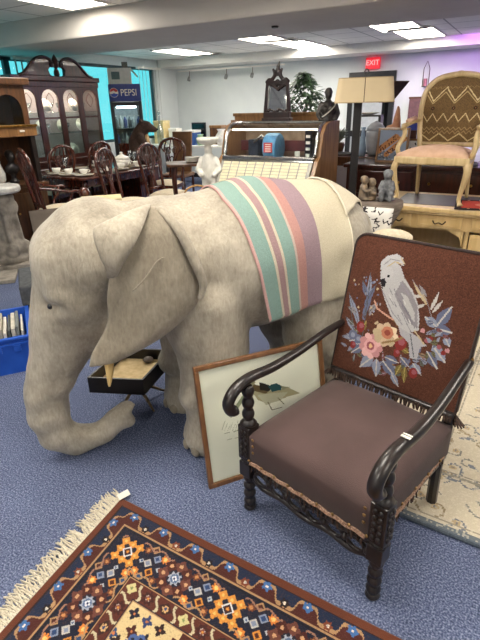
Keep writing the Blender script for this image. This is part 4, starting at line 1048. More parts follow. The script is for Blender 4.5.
def dining_chair(label, loc, rz, arms=False, hgt=1.10):
    t = thing('dining_armchair' if arms else 'dining_chair', label, 'chair', (loc.x, loc.y, 0), rz, 'carved mahogany dining chairs')
    chair_back(t, .5 if arms else .46, .45, hgt)
    MB().slab([(-.25, -.23), (.25, -.23), (.21, .21), (-.21, .21)], .38, .44).build('seat_frame', m_mahog2, t, bev=.006)
    cushion(MB(), [(-.24, -.225), (.24, -.225), (.2, .19), (-.2, .19)], .44, .475, .03, 8).build('seat', m_linen, t, smooth=True)
    for s in (-1, 1):
        l = MB(); cab_leg(l, s * .22, -.2, 0, .4, s * .04, -.04, .028); l.build('leg', m_mahog2, t, smooth=True)
        MB().tube([(s * .19, .2, .45), (s * .19, .2, .2), (s * .2, .25, 0)], [.024, .02, .018], 8).build('leg', m_mahog2, t, smooth=True)
        if arms:
            MB().tube(spline([(s * .235, .25, .74), (s * .27, .1, .72), (s * .29, -.08, .68), (s * .28, -.17, .68), (s * .265, -.2, .66)], 4), .018, 8).build('arm', m_mahog2, t, smooth=True)
            MB().tube(spline([(s * .23, -.02, .42), (s * .275, -.04, .52), (s * .255, -.1, .6), (s * .28, -.12, .675)], 4), .017, 8).build('arm_post', m_mahog2, t, smooth=True)
    return t
pA = AY(124, 150, 6.35); pB = AY(164, 146, 6.95); pC = AY(163, 142, 8.0)
dc = dining_chair('dining chair with its openwork back to us, left of the pair beside the bear', pA, RX + 15)
dup(dc, (pB.x, pB.y, 0), RX + 2, 'dining chair with its openwork back to us, directly right of the bear')
dup(dc, (pC.x, pC.y, 0), RY + 10, 'dining chair at the far end of the table, behind the one beside the bear')
q = RM(-6.02, 5.0); dup(dc, (q.x, q.y, 0), RX + 180, 'dining chair in front of the china cabinet, nearer the golden hutch')
q = RM(-6.02, 5.75); dup(dc, (q.x, q.y, 0), RX + 180, 'dining chair in front of the china cabinet, under its right-hand doors')
dining_chair('dining armchair with scrolled arms and cream seat at the near end of the table', Vector((-2.2, 5.98, 0)), 125, True, 1.16)

# bed post with ball, cream box, open furs in front of the table
t = thing('newel_post', 'turned dark post with a round ball top in front of the dining table', 'post', AY(84, 190, 5.3) * 1.0, 0); t.location.z = 0
MB().lathe([(.06, 0), (.06, .12), (.03, .16), (.035, .5), (.03, .6), (.045, .64), (.03, .67)], n=14).build('shaft', m_mahog, t, smooth=True); MB().ell((0, 0, .735), .062, n=18).build('ball', m_mahog2, t, smooth=True)
t = thing('cream_box', 'pale yellow cardboard box standing before the dining table', 'box', AY(100, 188, 5.15), 15); t.location.z = 0
MB().bx(-.2, .2, -.14, .14, 0, .69).build('body', mat('card_cream', (226, 206, 152), (214, 192, 138), rough=.8), t, bev=.004); MB().bx(-.205, .205, -.145, .145, .66, .71).build('lid', mat('card_lid', (234, 216, 166), rough=.8), t, bev=.004)

# brown bear sculpture on a stand by the table
m_bear = mat('dark_brown_fur', (72, 50, 38), (38, 26, 20), scale=60, rough=.85, bump=.6)
bp0 = AY(141, 165, 8.3); bp0.z = 0
st_ = thing('bear_stand', 'low red-brown wooden chest under the seated bear', 'chest', bp0, RY)
MB().bx(-.6, .16, -.25, .25, .05, .72).build('body', m_mahog2, st_, bev=.01); MB().bx(-.62, .18, -.27, .27, .70, .74).build('lid', m_mahog2, st_, bev=.006)
MB().bx(-.62, -.12, .2, .25, .74, 1.02).build('raised_back', m_mahog2, st_, bev=.006)
for s in (-1, 1):
    for q_ in (-1, 1): MB().lathe([(.03, 0), (.045, .03), (.03, .06)], (-.22 + s * .33, q_ * .2, 0), 10).build('foot', m_mahog2, st_)
br = thing('bear_sculpture', 'dark brown bear figure sitting upright and looking right at the end of the dining table', 'sculpture', (bp0.x, bp0.y, .742), 0)
b = MB()
chain(b, [(0, 0, .13, .15), (-.01, 0, .26, .135), (.03, 0, .38, .105), (.08, 0, .46, .09)])
chain(b, [(.09, 0, .47, .09), (.14, -.01, .475, .075), (.22, -.015, .44, .045), (.25, -.015, .432, .035)])
for s in (-1, 1):
    b.ell((.06, s * .07, .555), (.022, .025, .028)); chain(b, [(.05, s * .11, .34, .06), (.12, s * .12, .2, .05), (.17, s * .11, .06, .045)]); chain(b, [(.0, s * .12, .1, .09), (.14, s * .15, .05, .06), (.2, s * .15, .04, .045)])
blob('body', b, m_bear, br, .014, 5, floor=0); br.scale = (1.15, 1.15, 1.15)
MB().ell((.283, -.015, .437), (.014, .016, .012)).build('nose', m_black, br, smooth=True)
MB().ell((.17, -.06, .50), .01).build('eye', m_eye, br)
MB().ell((.125, -.02, .28), (.035, .07, .11)).build('chest_patch', mat('tan_fur', (190, 160, 116), (160, 130, 90), scale=60, rough=.9), br, smooth=True)

# ------------------------------------------------------------------ drinks fridge
fp_ = AY(131, 150, 9.3); fp_.z = 0
fg = thing('drinks_fridge', 'blue and black glass-door drinks fridge with lit blue header beside the china cabinet', 'fridge', (fp_.x, fp_.y, 0), 14)
m_fblue = mat('fridge_blue', (28, 44, 96), (24, 38, 86), rough=.35); m_fblk = mat('fridge_black', (26, 28, 34), (20, 22, 28), rough=.35)
FW, FD, FH = .54, .6, 1.95
b = MB().bx(-FW / 2, -FW / 2 + .04, 0, FD, .08, FH).bx(FW / 2 - .04, FW / 2, 0, FD, .08, FH).bx(-FW / 2 + .04, FW / 2 - .04, FD - .04, FD, .08, FH).bx(-FW / 2 + .04, FW / 2 - .04, 0, FD - .04, .08, .3).bx(-FW / 2 + .04, FW / 2 - .04, 0, FD - .04, FH - .28, FH)
b.build('body', m_fblk, fg, bev=.006)
hd = MB().bx(-FW / 2, FW / 2, -.05, 0, FH - .27, FH).build('header', mat('header_blue', (30, 52, 132), (26, 46, 122), rough=.3), fg, bev=.006)
text('lettering', 'PEPSI', .15, m_porc, hd, Matrix.Translation((.065, -.053, FH - .14)) @ Matrix.Rotation(R(90), 4, 'X'), .002, .85)
mg = MB()
lg = MB().lathe([(.075, 0), (.075, .004)], n=28, M=Matrix.Translation((-.185, -.05, FH - .135)) @ Matrix.Rotation(R(90), 4, 'X')).build('roundel', m_porc, hd)
cx_, cz_ = -.185, FH - .135
up_ = [(cx_ + .07 * cos(R(a)), cz_ + .07 * sin(R(a))) for a in range(165, 14, -10)] + [(cx_ + .03, cz_ + .01), (cx_, cz_ + .035), (cx_ - .04, cz_ + .018)]
MB().prism(up_, -.059, -.0545).build('red_wave', mat('roundel_red', (196, 40, 46), rough=.3), lg)
lo_ = [(cx_ + .07 * cos(R(a)), cz_ + .07 * sin(R(a))) for a in range(195, 346, 10)] + [(cx_ + .03, cz_ - .018), (cx_, cz_ - .005), (cx_ - .04, cz_ - .022)]
MB().prism(lo_, -.059, -.0545).build('blue_wave', mat('roundel_blue', (40, 78, 190), rough=.3), lg)
dr = MB().bx(-FW / 2, -FW / 2 + .06, -.05, -.005, .3, FH - .285).bx(FW / 2 - .06, FW / 2, -.05, -.005, .3, FH - .285).bx(-FW / 2 + .06, FW / 2 - .06, -.05, -.005, .3, .36).bx(-FW / 2 + .06, FW / 2 - .06, -.05, -.005, FH - .35, FH - .285).build('door', m_fblk, fg, bev=.004)
MB().bx(-FW / 2 + .06, FW / 2 - .06, -.03, -.027, .36, FH - .35).build('pane', m_glass, dr)
MB().tube([(FW / 2 - .03, -.055, .9), (FW / 2 - .03, -.08, .93), (FW / 2 - .03, -.08, 1.3), (FW / 2 - .03, -.055, 1.33)], .01, 8).build('handle', m_black, dr)
MB().bx(-FW / 2 + .05, FW / 2 - .05, FD - .06, FD - .045, .32, FH - .36).build('liner', mat('fridge_liner', (206, 212, 210), rough=.5), fg)
MB().bx(-FW / 2 + .1, FW / 2 - .1, .05, .08, FH - .38, FH - .35).build('lamp', emit('fridge_lamp', (235, 245, 255), 10), fg)
FM = Matrix.Translation((fp_.x, fp_.y, 0)) @ Matrix.Rotation(R(14), 4, 'Z')
for z in (.68, .96, 1.24): MB().bx(-FW / 2 + .05, FW / 2 - .05, .02, FD - .06, z - .006, z).build('shelf', m_chrome, fg)
bt0 = {}
for ri_, z in enumerate((.68, .96, 1.24)):
    for i in range(6):
        c = [('white', (222, 224, 220)), ('blue', (60, 90, 150)), ('grey', (120, 130, 130))][(i + ri_) % 3]
        p = FM @ Vector((-.2 + .08 * i, .1, z)); 
        if c[0] not in bt0:
            t = thing('drink_bottle', '', 'bottle'); MB().lathe([(.03, 0), (.032, .02), (.032, .13), (.014, .17), (.013, .19)], n=12).build('bottle_body', mat('bottle_' + c[0], c[1], rough=.2, coat=.3), t, smooth=True); MB().lathe([(.015, .19), (.015, .21)], n=10).build('cap', m_porc, t); bt0[c[0]] = t
        else: t = copy_tree(bt0[c[0]])
        t.location = p; t['label'] = '%s bottle standing on the %s shelf of the drinks fridge' % (c[0], ('bottom', 'middle', 'top')[ri_]); t['group'] = '%s bottles on the %s fridge shelf' % (c[0], ('bottom', 'middle', 'top')[ri_])
t = thing('carton', 'white open carton standing on top of the drinks fridge', 'box', FM @ Vector((-.05, .3, FH + .001)), 14)
MB().bx(-.2, .2, -.15, .15, 0, .26).build('body', m_paper, t, bev=.003); MB().add([(.2, -.15, .26), (.2, .15, .26), (.32, .15, .12), (.32, -.15, .12)], [(0, 1, 2, 3)]).build('flap', m_paper, t, solid=.004)
MB().bx(-.14, .0, -.153, -.15, .08, .2).build('panel_print', mat('print_grey', (120, 140, 136), rough=.7), t)
MB().bx(.06, .16, -.02, .02, .26, .36).build('divider', m_grey, t)
# ================================================================== RIGHT AND BACK OF THE SHOP
# ------------------------------------------------------------------ jukebox (front = local -y)
jp = RM(-2.2, 4.45)
jk = thing('jukebox', 'wooden jukebox with curved glass top and rows of cream title strips behind the elephant', 'jukebox', (jp.x, jp.y, 0), RY)
m_jw = wood('jukebox_wood', (164, 124, 82), (128, 92, 58), scale=5, rough=.45)
JW = .52
sidep = [(-.10, .05), (-.10, .55), (-.22, .60), (-.22, .82), (-.06, 1.06), (.0, 1.10), (.06, 1.30), (.13, 1.375), (.22, 1.40), (.50, 1.40), (.50, .05)]
for s in (-1, 1):
    MB().add([(s * JW + o, y, z) for o in (-.02, .02) for y, z in sidep], [tuple(range(11)), tuple(range(21, 10, -1))] + [(i, 11 + i, 11 + (i + 1) % 11, (i + 1) % 11) for i in range(11)]).build('side_panel', m_jw, jk, bev=.004)
    MB().tube(spline([(s * .49, -.015, 1.10), (s * .49, .03, 1.26), (s * .49, .10, 1.35), (s * .49, .20, 1.385), (s * .49, .34, 1.39)], 5), .018, 8).build('chrome_arch', m_chrome, jk, smooth=True)
MB().bx(-.5, .5, -.08, .48, .05, .6).bx(-.5, .5, -.2, .48, .6, .8).bx(-.5, .5, -.02, .48, .8, 1.04).build('body', m_jw, jk)
MB().bx(-.5, .5, .46, .5, 1.04, 1.38).bx(-.5, .5, .40, .5, 1.36, 1.40).build('back_panel', mat('jukebox_back', (186, 158, 132), (150, 122, 100), scale=12, rough=.5), jk)
gp = [(-.01, 1.10), (.03, 1.26), (.10, 1.345), (.20, 1.38), (.42, 1.385)]
b = MB()
for (y0, z0), (y1, z1) in zip(gp, gp[1:]): b.add([(-.48, y0, z0), (.48, y0, z0), (.48, y1, z1), (-.48, y1, z1)], [(0, 1, 2, 3)])
b.build('curved_glass', glass('jukebox_glass', (240, 246, 246), .25), jk)
MB().tube([(-.5, .36, 1.392), (.5, .36, 1.392)], .014, 8).build('top_rail', m_chrome, jk); 
MB().bx(-.5, .5, -.06, .02, 1.045, 1.10).build('chrome_bar', m_chrome, jk, bev=.015)
# title strips on a slanted panel
An = math.atan2(.24, .16); PM = Matrix.Translation((0, -.222, .822)) @ Matrix.Rotation(An, 4, 'X'); PL = .285
sp_ = MB().bx(-.49, .49, 0, PL, -.015, 0, PM).build('selector_panel', mat('selector_grey', (176, 172, 160), (160, 156, 146), rough=.4), jk)
m_strip = mat('title_strip', (236, 230, 196), (226, 218, 184), rough=.6); m_line = mat('strip_print', (150, 140, 110), rough=.7)
for i in range(10):
    x0 = -.46 + i * .0925
    for j in range(8):
        y0 = .018 + j * .032; st = MB().bx(x0, x0 + .08, y0, y0 + .026, 0, .004, PM).build('title_strip', m_strip, sp_)
MB().bx(-.49, .49, PL - .012, PL, 0, .012, PM).bx(-.49, .49, 0, .008, 0, .012, PM).build('panel_trim', m_chrome, sp_)
# works behind the glass
MB().lathe([(.12, 0), (.13, .01), (.13, .13), (.12, .14)], n=24, M=Matrix.Translation((.0, .12, 1.17)) @ Matrix.Rotation(R(90), 4, 'Y') @ Matrix.Translation((0, 0, -.07))).build('record_drum', mat('drum_blue', (96, 156, 196), (76, 130, 172), rough=.4), jk, bev=.004)
MB().bx(-.045, .045, -.012, -.006, 1.13, 1.22).build('red_badge', mat('badge_red', (196, 70, 74), rough=.5), jk)
for k in range(4): MB().bx(-.03 + .0, .03, -.0135, -.012, 1.14 + .02 * k, 1.148 + .02 * k).build('badge_bar', m_porc, jk)
MB().bx(-.47, .47, .3, .34, 1.12, 1.22).build('red_back_shelf', mat('maroon_shelf', (112, 50, 50), (84, 36, 36), scale=10, rough=.5), jk)
MB().bx(-.28, -.16, .1, .25, 1.06, 1.24).build('mechanism', mat('mech_dark', (60, 66, 80), (40, 44, 54), scale=30, rough=.4), jk, bev=.01); MB().tube([(-.2, .08, 1.22), (-.1, .06, 1.28), (-.06, .08, 1.22)], .014, 8).build('arm', m_chrome, jk)
MB().bx(.37, .44, .02, .2, 1.06, 1.33).build('coin_column', m_black, jk, bev=.005)
for k in range(4): MB().bx(.385, .425, .012, .02, 1.10 + .055 * k, 1.125 + .055 * k).build('key', m_porc, jk)
MB().bx(-.46, .46, .1, .13, 1.325, 1.34).build('added_fill_strip', emit('jukebox_fill_glow', (255, 236, 214), 2), jk)  # added glowing strip, lifts the brightness of the works under the glass
MB().bx(.27, .32, .02, .03, 1.10, 1.145).build('price_note', m_paper, jk)

JM = Matrix.Translation((jp.x, jp.y, 0)) @ Matrix.Rotation(R(RY), 4, 'Z')
# carved mirror standing on the jukebox
mp_ = JM @ Vector((-.11, .43, 1.402))
mi = thing('carved_mirror', 'small dark carved wooden mirror with scrolled crest standing on top of the jukebox', 'mirror', mp_, RY + 8)
m_dk = mat('dark_carved_wood', (40, 15, 13), (22, 9, 8), scale=20, rough=.35, coat=.3)
MB().bx(-.155, .155, -.05, .045, 0, .03).bx(-.14, .14, -.04, .035, .03, .085).build('base', m_dk, mi, bev=.004)
f = MB()
for s in (-1, 1): f.add([(s * x, y, z) for y in (-.015, .015) for x, z in ((.145, .085), (.118, .36), (.088, .36), (.108, .085))], [(0, 1, 2, 3), (7, 6, 5, 4), (0, 4, 5, 1), (1, 5, 6, 2), (2, 6, 7, 3), (3, 7, 4, 0)])
f.bx(-.12, .12, -.015, .015, .345, .375)
f.build('frame', m_dk, mi, bev=.003)
b = MB()
for s in (-1, 1):
    chain(b, [(s * .115, 0, .365, .016), (s * .09, 0, .385, .018), (s * .06, 0, .38, .02), (s * .035, 0, .41, .02), (s * .02, 0, .45, .022)], 8)
    chain(b, [(s * .09, 0, .345, .014), (s * .05, 0, .335, .016), (s * .02, 0, .31, .014)], 8); chain(b, [(s * .03, 0, .44, .016), (s * .045, 0, .475, .012)], 8)
chain(b, [(0, 0, .44, .026), (.005, 0, .48, .022), (.012, 0, .52, .014), (.02, 0, .54, .008)], 8); b.ell((0, 0, .36), (.03, .016, .03)); b.ell((0, 0, .30), (.016, .012, .02))
blob('crest', b, m_dk, mi, .006, 2)
b = MB()
for k in range(9): b.ell((-.10 + k * .025, -.018, .09 + .012 * sin(k * 1.57) + .01), (.014, .01, .014))
blob('lower_carving', b, m_dk, mi, .006, 2)
MB().add([(-.112, .0, .085), (.112, .0, .085), (.092, .03, .35), (-.092, .03, .35), (-.112, .006, .085), (.112, .006, .085), (.092, .036, .35), (-.092, .036, .35)], [(0, 1, 2, 3), (7, 6, 5, 4), (0, 4, 5, 1), (1, 5, 6, 2), (2, 6, 7, 3), (3, 7, 4, 0)]).build('mirror_glass', mat('silvered_glass', (226, 230, 226), (222, 226, 222), rough=.04, metal=1), mi)

# bronze figure at the right end of the jukebox
bp1 = JM @ Vector((.44, .42, 1.402))
bz = thing('bronze_figure', 'dark bronze bust of a woman with white sash above the right end of the jukebox', 'sculpture', bp1, RY + 25)
m_bz = mat('dark_bronze_patina', (70, 66, 62), (36, 34, 34), scale=18, rough=.35, metal=.5)
b = MB(); chain(b, [(0, 0, .0, .085), (0, 0, .06, .075), (0, 0, .12, .065), (0, 0, .155, .03), (0, -.005, .19, .024)], 12)
b.ell((0, -.01, .225), (.034, .042, .045)); b.ell((0, -.05, .22), (.008, .01, .012)); b.ell((0, .015, .25), (.042, .045, .035)); b.ell((0, .05, .235), (.03, .03, .03)); b.ell((0, 0, .275), (.03, .03, .018))
for s in (-1, 1):
    b.ell((s * .035, -.055, .10), (.03, .025, .03)); chain(b, [(s * .065, 0, .14, .03), (s * .095, -.01, .06, .026), (s * .07, -.06, .01, .022)], 10)
blob('figure', b, m_bz, bz, .008, 3, floor=0)
MB().tube(spline([(-.075, -.045, .02), (-.02, -.09, .06), (.04, -.075, .11), (.07, -.02, .15)], 5), .009, 6, sq=.6).build('sash', mat('pale_sash', (200, 196, 188), rough=.5), bz, smooth=True)

# oak headboard, ficus
hb = thing('oak_headboard', 'plain golden oak headboard panel standing behind the jukebox', 'headboard', JM @ Vector((-.36, .95, 0)), RY); hb.location.z = 0
MB().bx(-.56, .58, 0, .05, .3, 1.47).build('panel', m_oak, hb, bev=.006)
for s in (-1, 1): MB().bx(s * .57 - .04, s * .57 + .04, -.01, .06, 0, 1.40).build('leg', m_oak, hb, bev=.006)
MB().bx(-.58, .60, -.008, .058, 1.44, 1.475).build('cap', m_oak, hb, bev=.006)
fi = thing('ficus', 'leafy green ficus tree in a pot behind the headboard', 'plant', AY(303, 110, 7.8), 0); fi.location.z = 0
MB().lathe([(.14, 0), (.18, .28), (.19, .3), (.17, .3), (.16, .26)], n=20).build('pot', mat('clay_pot', (120, 80, 58), (100, 64, 46), rough=.8), fi, smooth=True)
MB().lathe([(.16, .25), (.1, .27), (.01, .275)], n=16).build('soil', mat('soil', (60, 46, 36), (40, 30, 24), scale=40, rough=1), fi)
MB().tube([(0, 0, .27), (.02, .01, .7), (-.02, 0, 1.1), (.02, 0, 1.5)], [.025, .02, .018, .01], 8).build('trunk', m_walnut, fi, smooth=True)
b = MB()
lr = random.Random(4)
for k in range(1000):
    a = lr.random() * 6.283; t = lr.random(); rr_ = (.33 * (1 - ((t - .42) / .62) ** 2)) * lr.random() ** .4; c = Vector((rr_ * cos(a), rr_ * sin(a), 1.06 + t * .92)); d = Vector((cos(a) + lr.uniform(-.5, .5), sin(a) + lr.uniform(-.5, .5), lr.uniform(-.9, .2))).normalized(); sd = d.cross(Vector((0, 0, 1))).normalized(); up = sd.cross(d); L = lr.uniform(.07, .12); w_ = L * .26
    b.add([c, c + d * L * .45 + sd * w_ - up * .004, c + d * L - up * .012, c + d * L * .45 - sd * w_ - up * .004, c + d * L * .45 + up * .004], [(0, 1, 4), (1, 2, 4), (2, 3, 4), (3, 0, 4)])
b.build('foliage', mat('ficus_leaf', (62, 94, 54), (26, 48, 28), scale=14, rough=.45), fi, solid=.001)
b = MB()
for k in range(26):
    a = lr.random() * 6.283; z = lr.uniform(.9, 1.5); b.tube([(.0, 0, z), (.14 * cos(a), .14 * sin(a), z + .12), (.26 * cos(a), .26 * sin(a), z + .18)], [.007, .005, .003], 5)
b.build('branches', m_walnut, fi)

# ------------------------------------------------------------------ floor lamp
lp = AY(355, 150, 4.4)
fl = thing('floor_lamp', 'floor lamp with square black post and wide beige drum shade', 'lamp', (lp.x, lp.y, 0), -16)
MB().bx(-.17, .17, -.17, .17, 0, .035).bx(-.12, .12, -.12, .12, .035, .06).build('base', m_black, fl, bev=.006)
MB().bx(-.033, .033, -.033, .033, .06, 1.56).build('post', mat('black_post', (30, 26, 26), (22, 19, 19), scale=10, rough=.4), fl, bev=.004)
m_shade = mat('parchment_shade', (216, 196, 158), (206, 184, 146), scale=3, rough=.8)
M_s = Matrix.Identity(4); M_s.translation = (.05, 0, 0)
SW, SD_, z0, z1 = .225, .14, 1.555, 1.735
def rrect(w_, d_, r_): return [(sx_ * (w_ - r_) + r_ * cos(R(a)), sy_ * (d_ - r_) + r_ * sin(R(a))) for sx_, sy_, a0 in ((1, 1, 0), (-1, 1, 90), (-1, -1, 180), (1, -1, 270)) for a in range(a0, a0 + 91, 18)]
lo = rrect(SW + .012, SD_ + .01, .05); hi = rrect(SW - .012, SD_ - .008, .05); n = len(lo)
MB().add([(x, y, z0) for x, y in lo] + [(x, y, z1) for x, y in hi], [(i, (i + 1) % n, n + (i + 1) % n, n + i) for i in range(n)], M_s).build('shade', m_shade, fl, solid=.004)
for pts, z in ((lo, z0), (hi, z1)): MB().tube([(x + .05, y, z) for x, y in pts], .004, 6, closed=True).build('shade_trim', mat('shade_trim', (186, 160, 120), rough=.8), fl)
for x in (.05,): MB().tube([(x + .0, -SD_ - .011, z0), (x + .0, -SD_ + .006, z1)], .003, 5).build('seam', m_brownwood, fl)
MB().tube([(0.05, 0, 1.56), (.05, 0, 1.76)], .006, 6).tube([(.05 + .016 * cos(a * pi / 6), 0, 1.78 + .022 * sin(a * pi / 6)) for a in range(12)], .0045, 6, closed=True).build('finial', m_black, fl)
MB().tube([(-.16, 0, 1.66), (.26, 0, 1.66)], .004, 5).tube([(.05, -.1, 1.66), (.05, .1, 1.66)], .004, 5).build('spider', m_brass, fl)
MB().ell((.05, 0, 1.62), (.03, .03, .045)).build('bulb', m_porc, fl, smooth=True)
# dark pyramid shade of a second lamp behind
p = AY(387, 85, 7.1)
l2 = thing('dark_lamp', 'lamp with dark brown flared pyramid shade behind the beige floor lamp', 'lamp', (p.x, p.y, 0), 20)
MB().add([(sx * .06, sy * .06, 1.55) for sx, sy in ((-1, -1), (1, -1), (1, 1), (-1, 1))] + [(sx * .2, sy * .2, 1.80) for sx, sy in ((-1, -1), (1, -1), (1, 1), (-1, 1))], [(0, 1, 5, 4), (1, 2, 6, 5), (2, 3, 7, 6), (3, 0, 4, 7), (0, 1, 2, 3)]).build('shade', mat('dark_shade', (78, 50, 38), (56, 34, 26), scale=10, rough=.7), l2, solid=.006)
MB().bx(-.03, .03, -.03, .03, .05, 1.55).build('post', m_black, l2); MB().bx(-.14, .14, -.14, .14, 0, .05).build('base', m_black, l2, bev=.005)

# ------------------------------------------------------------------ door in the back wall, exit sign
dmk = MB(); a0, a1, zt = -3.2, -2.32, 2.08
dmk.bx(a0, a0 + .09, 9.93, 10, 0, zt).bx(a1 - .09, a1, 9.93, 10, 0, zt).bx(a0 + .09, a1 - .09, 9.93, 10, zt - .09, zt)
do = struct('door_1', dmk, mat('black_door_frame', (34, 36, 38), (26, 28, 30), rough=.4))
MB().bx(a0 + .09, a1 - .09, 9.955, 9.995, .0, zt - .09).build('door_leaf', mat('grey_door', (176, 182, 184), (166, 172, 174), rough=.5), do)
MB().bx(a0 + .09, a1 - .09, 9.935, 9.955, .95, 1.06).build('push_bar', m_black, do)
ex = thing('exit_sign', 'red lit exit sign above the black-framed door', 'sign', RM(-2.76, 9.9, 2.12), RY)
MB().bx(-.13, .13, 0, .07, 0, .19).build('housing', emit('exit_red', (206, 40, 52), .35), ex, bev=.01)
text('lettering', 'EXIT', .12, emit('exit_letters', (255, 150, 150), .6), ex, Matrix.Translation((0, -.003, .1)) @ Matrix.Rotation(R(90), 4, 'X'))
MB().bx(-.03, .03, .02, .05, .2, .24).build('mount', m_white, ex)

# track lights on the back wall
rail = MB().bx(-6.95, -4.4, 9.60, 9.63, 2.26, 2.285).build('track_rail', m_white, None); rail.rotation_euler = (0, 0, R(-30)); tag(rail, 'thin white track rail fixed along the back wall near the ceiling', 'track rail')
tl0 = None
for k, (px, lab) in enumerate(((190, 'leftmost of the row of small spotlights on the track rail'), (227, 'second from left of the small spotlights on the track rail'), (253, 'small spotlight on the track rail, left of the carved mirror'), (277, 'small spotlight on the track rail right above the carved mirror'))):
    r_ = ray(px, 75); t = 9.6 / (r_.x * .5 + r_.y * .8660254); q = r_ * t; a_ = q.x * .8660254 - q.y * .5; p = RM(a_, 9.59, 2.26)
    if tl0 is None:
        tl0 = thing('spotlight', lab, 'spotlight', p, RY, 'spotlights on the track rail'); MB().tube([(0, 0, 0), (0, -.01, -.1)], .008, 6).build('stem', m_grey, tl0)
        MB().lathe([(.02, 0), (.032, .02), (.036, .09), (.03, .09)], n=12, M=Matrix.Translation((0, -.01, -.1)) @ Matrix.Rotation(R(150), 4, 'X')).build('head', mat('spot_grey', (130, 130, 128), rough=.4, metal=.6), tl0, smooth=True)
    else: dup(tl0, p, RY, lab)
for px, py, d_, lab in ((275, 26, 5.6, 'tiny dark smoke sensor under the beam above the carved mirror'), (348, 57, 9.3, 'small ceiling sensor near the exit sign')):
    r_ = ray(px, py); zz = ZB if d_ < 6.3 else ZF; q = AZ(px, py, zz)
    t = thing('ceiling_sensor', lab, 'sensor', (q.x, q.y, zz), 0); MB().lathe([(.035, -.02), (.04, -.012), (.04, 0)], n=14).build('housing', m_black, t)
for (a_, d_, lab) in ((-3.75, 7.95, 'long air vent in the far ceiling above the ficus'), (-1.78, 8.0, 'round-ended air vent between the two right-hand ceiling lights'), (-5.75, 9.0, 'air vent in the far ceiling toward the fridge corner')):
    t = thing('air_vent', lab, 'vent', RM(a_, d_, ZF), RY); MB().bx(-.3, .3, -.1, .1, -.015, 0).build('frame', m_beam, t, bev=.004); 
    for k in range(5): MB().bx(-.27, .27, -.075 + k * .034, -.06 + k * .034, -.02, -.014).build('slat', m_grey, t)

# ------------------------------------------------------------------ cream carved desk (front local -y) with chair on top
dk = RM(-.25, 4.58)
ds = thing('cream_desk', 'cream carved desk with dark leather top and brass-pulled drawers behind the armchair', 'desk', (dk.x, dk.y, 0), RY)
DW, DD = 1.58, .76
MB().bx(-DW / 2, DW / 2, -DD / 2, DD / 2, .715, .755).bx(-DW / 2 + .015, DW / 2 - .015, -DD / 2 + .015, DD / 2 - .015, .695, .715).build('top', m_cream, ds, bev=.008)
MB().bx(-DW / 2 + .12, DW / 2 - .12, -DD / 2 + .12, DD / 2 - .12, .752, .758).build('leather_inset', mat('dark_leather', (62, 54, 50), (50, 43, 40), scale=20, rough=.45, bump=.1), ds)
MB().bx(-DW / 2 + .04, DW / 2 - .04, -DD / 2 + .06, DD / 2 - .04, .57, .695).build('frieze', m_cream, ds)
MB().bx(-DW / 2 + .06, -DW / 2 + .09, -DD / 2 + .08, DD / 2 - .06, .1, .57).bx(-.07, -.04, -DD / 2 + .08, DD / 2 - .06, .1, .57).bx(DW / 2 - .09, DW / 2 - .06, -DD / 2 + .08, DD / 2 - .06, .1, .57).bx(-DW / 2 + .06, DW / 2 - .06, DD / 2 - .06, DD / 2 - .04, .1, .57).bx(-.04, DW / 2 - .09, -DD / 2 + .08, DD / 2 - .06, .1, .13).build('pedestal', m_cream, ds)
def drawer(par, x0, x1, z0, z1, y, m, pull=True):
    d_ = MB().bx(x0, x1, y - .02, y, z0, z1).build('drawer', m, par, bev=.005)
    MB().bx(x0 + .02, x1 - .02, y - .026, y - .02, z0 + .02, z0 + .028).bx(x0 + .02, x1 - .02, y - .026, y - .02, z1 - .028, z1 - .02).bx(x0 + .02, x0 + .028, y - .026, y - .02, z0 + .028, z1 - .028).bx(x1 - .028, x1 - .02, y - .026, y - .02, z0 + .028, z1 - .028).build('moulding', m_cream if m is m_cream else m_mahog, d_)
    if pull:
        xm, zm = (x0 + x1) / 2, (z0 + z1) / 2
        MB().tube(spline([(xm - .05, y - .028, zm + .008), (xm - .03, y - .045, zm - .012), (xm, y - .048, zm - .004), (xm + .03, y - .045, zm - .012), (xm + .05, y - .028, zm + .008)], 4), .006, 6).build('pull', mat('dark_pull', (72, 56, 36), rough=.35, metal=.7) if 'dark_pull' not in bpy.data.materials else bpy.data.materials['dark_pull'], d_)
    return d_
for x0, x1 in ((-.74, -.50), (-.45, -.10), (-.03, .33), (.37, .70)): drawer(ds, x0, x1, .585, .69, -DD / 2 + .06, m_cream)
for z0, z1 in ((.36, .55), (.15, .34)): drawer(ds, -.03, .33, z0, z1, -DD / 2 + .08, m_cream); drawer(ds, .37, .70, z0, z1, -DD / 2 + .08, m_cream)
for s in (-1, 1): cx = -.41; MB().add([(cx + s * .33, y, z) for y in (-DD / 2 + .065, -DD / 2 + .085) for z in (.57,)] + [(cx + s * .20, y, .57) for y in (-DD / 2 + .065, -DD / 2 + .085)] + [(cx + s * .30, y, .52) for y in (-DD / 2 + .065, -DD / 2 + .085)] + [(cx + s * .33, y, .44) for y in (-DD / 2 + .065, -DD / 2 + .085)], [(0, 2, 4, 6), (7, 5, 3, 1), (0, 1, 3, 2), (2, 3, 5, 4), (4, 5, 7, 6), (6, 7, 1, 0)]).build('spandrel', m_cream, ds)
for s in (-1, 1):
    for q_ in (-1, 1): l = MB(); cab_leg(l, s * (DW / 2 - .07), q_ * (DD / 2 - .09), 0, .57, s * .03, q_ * .03, .034); l.build('leg', m_cream, ds, smooth=True)
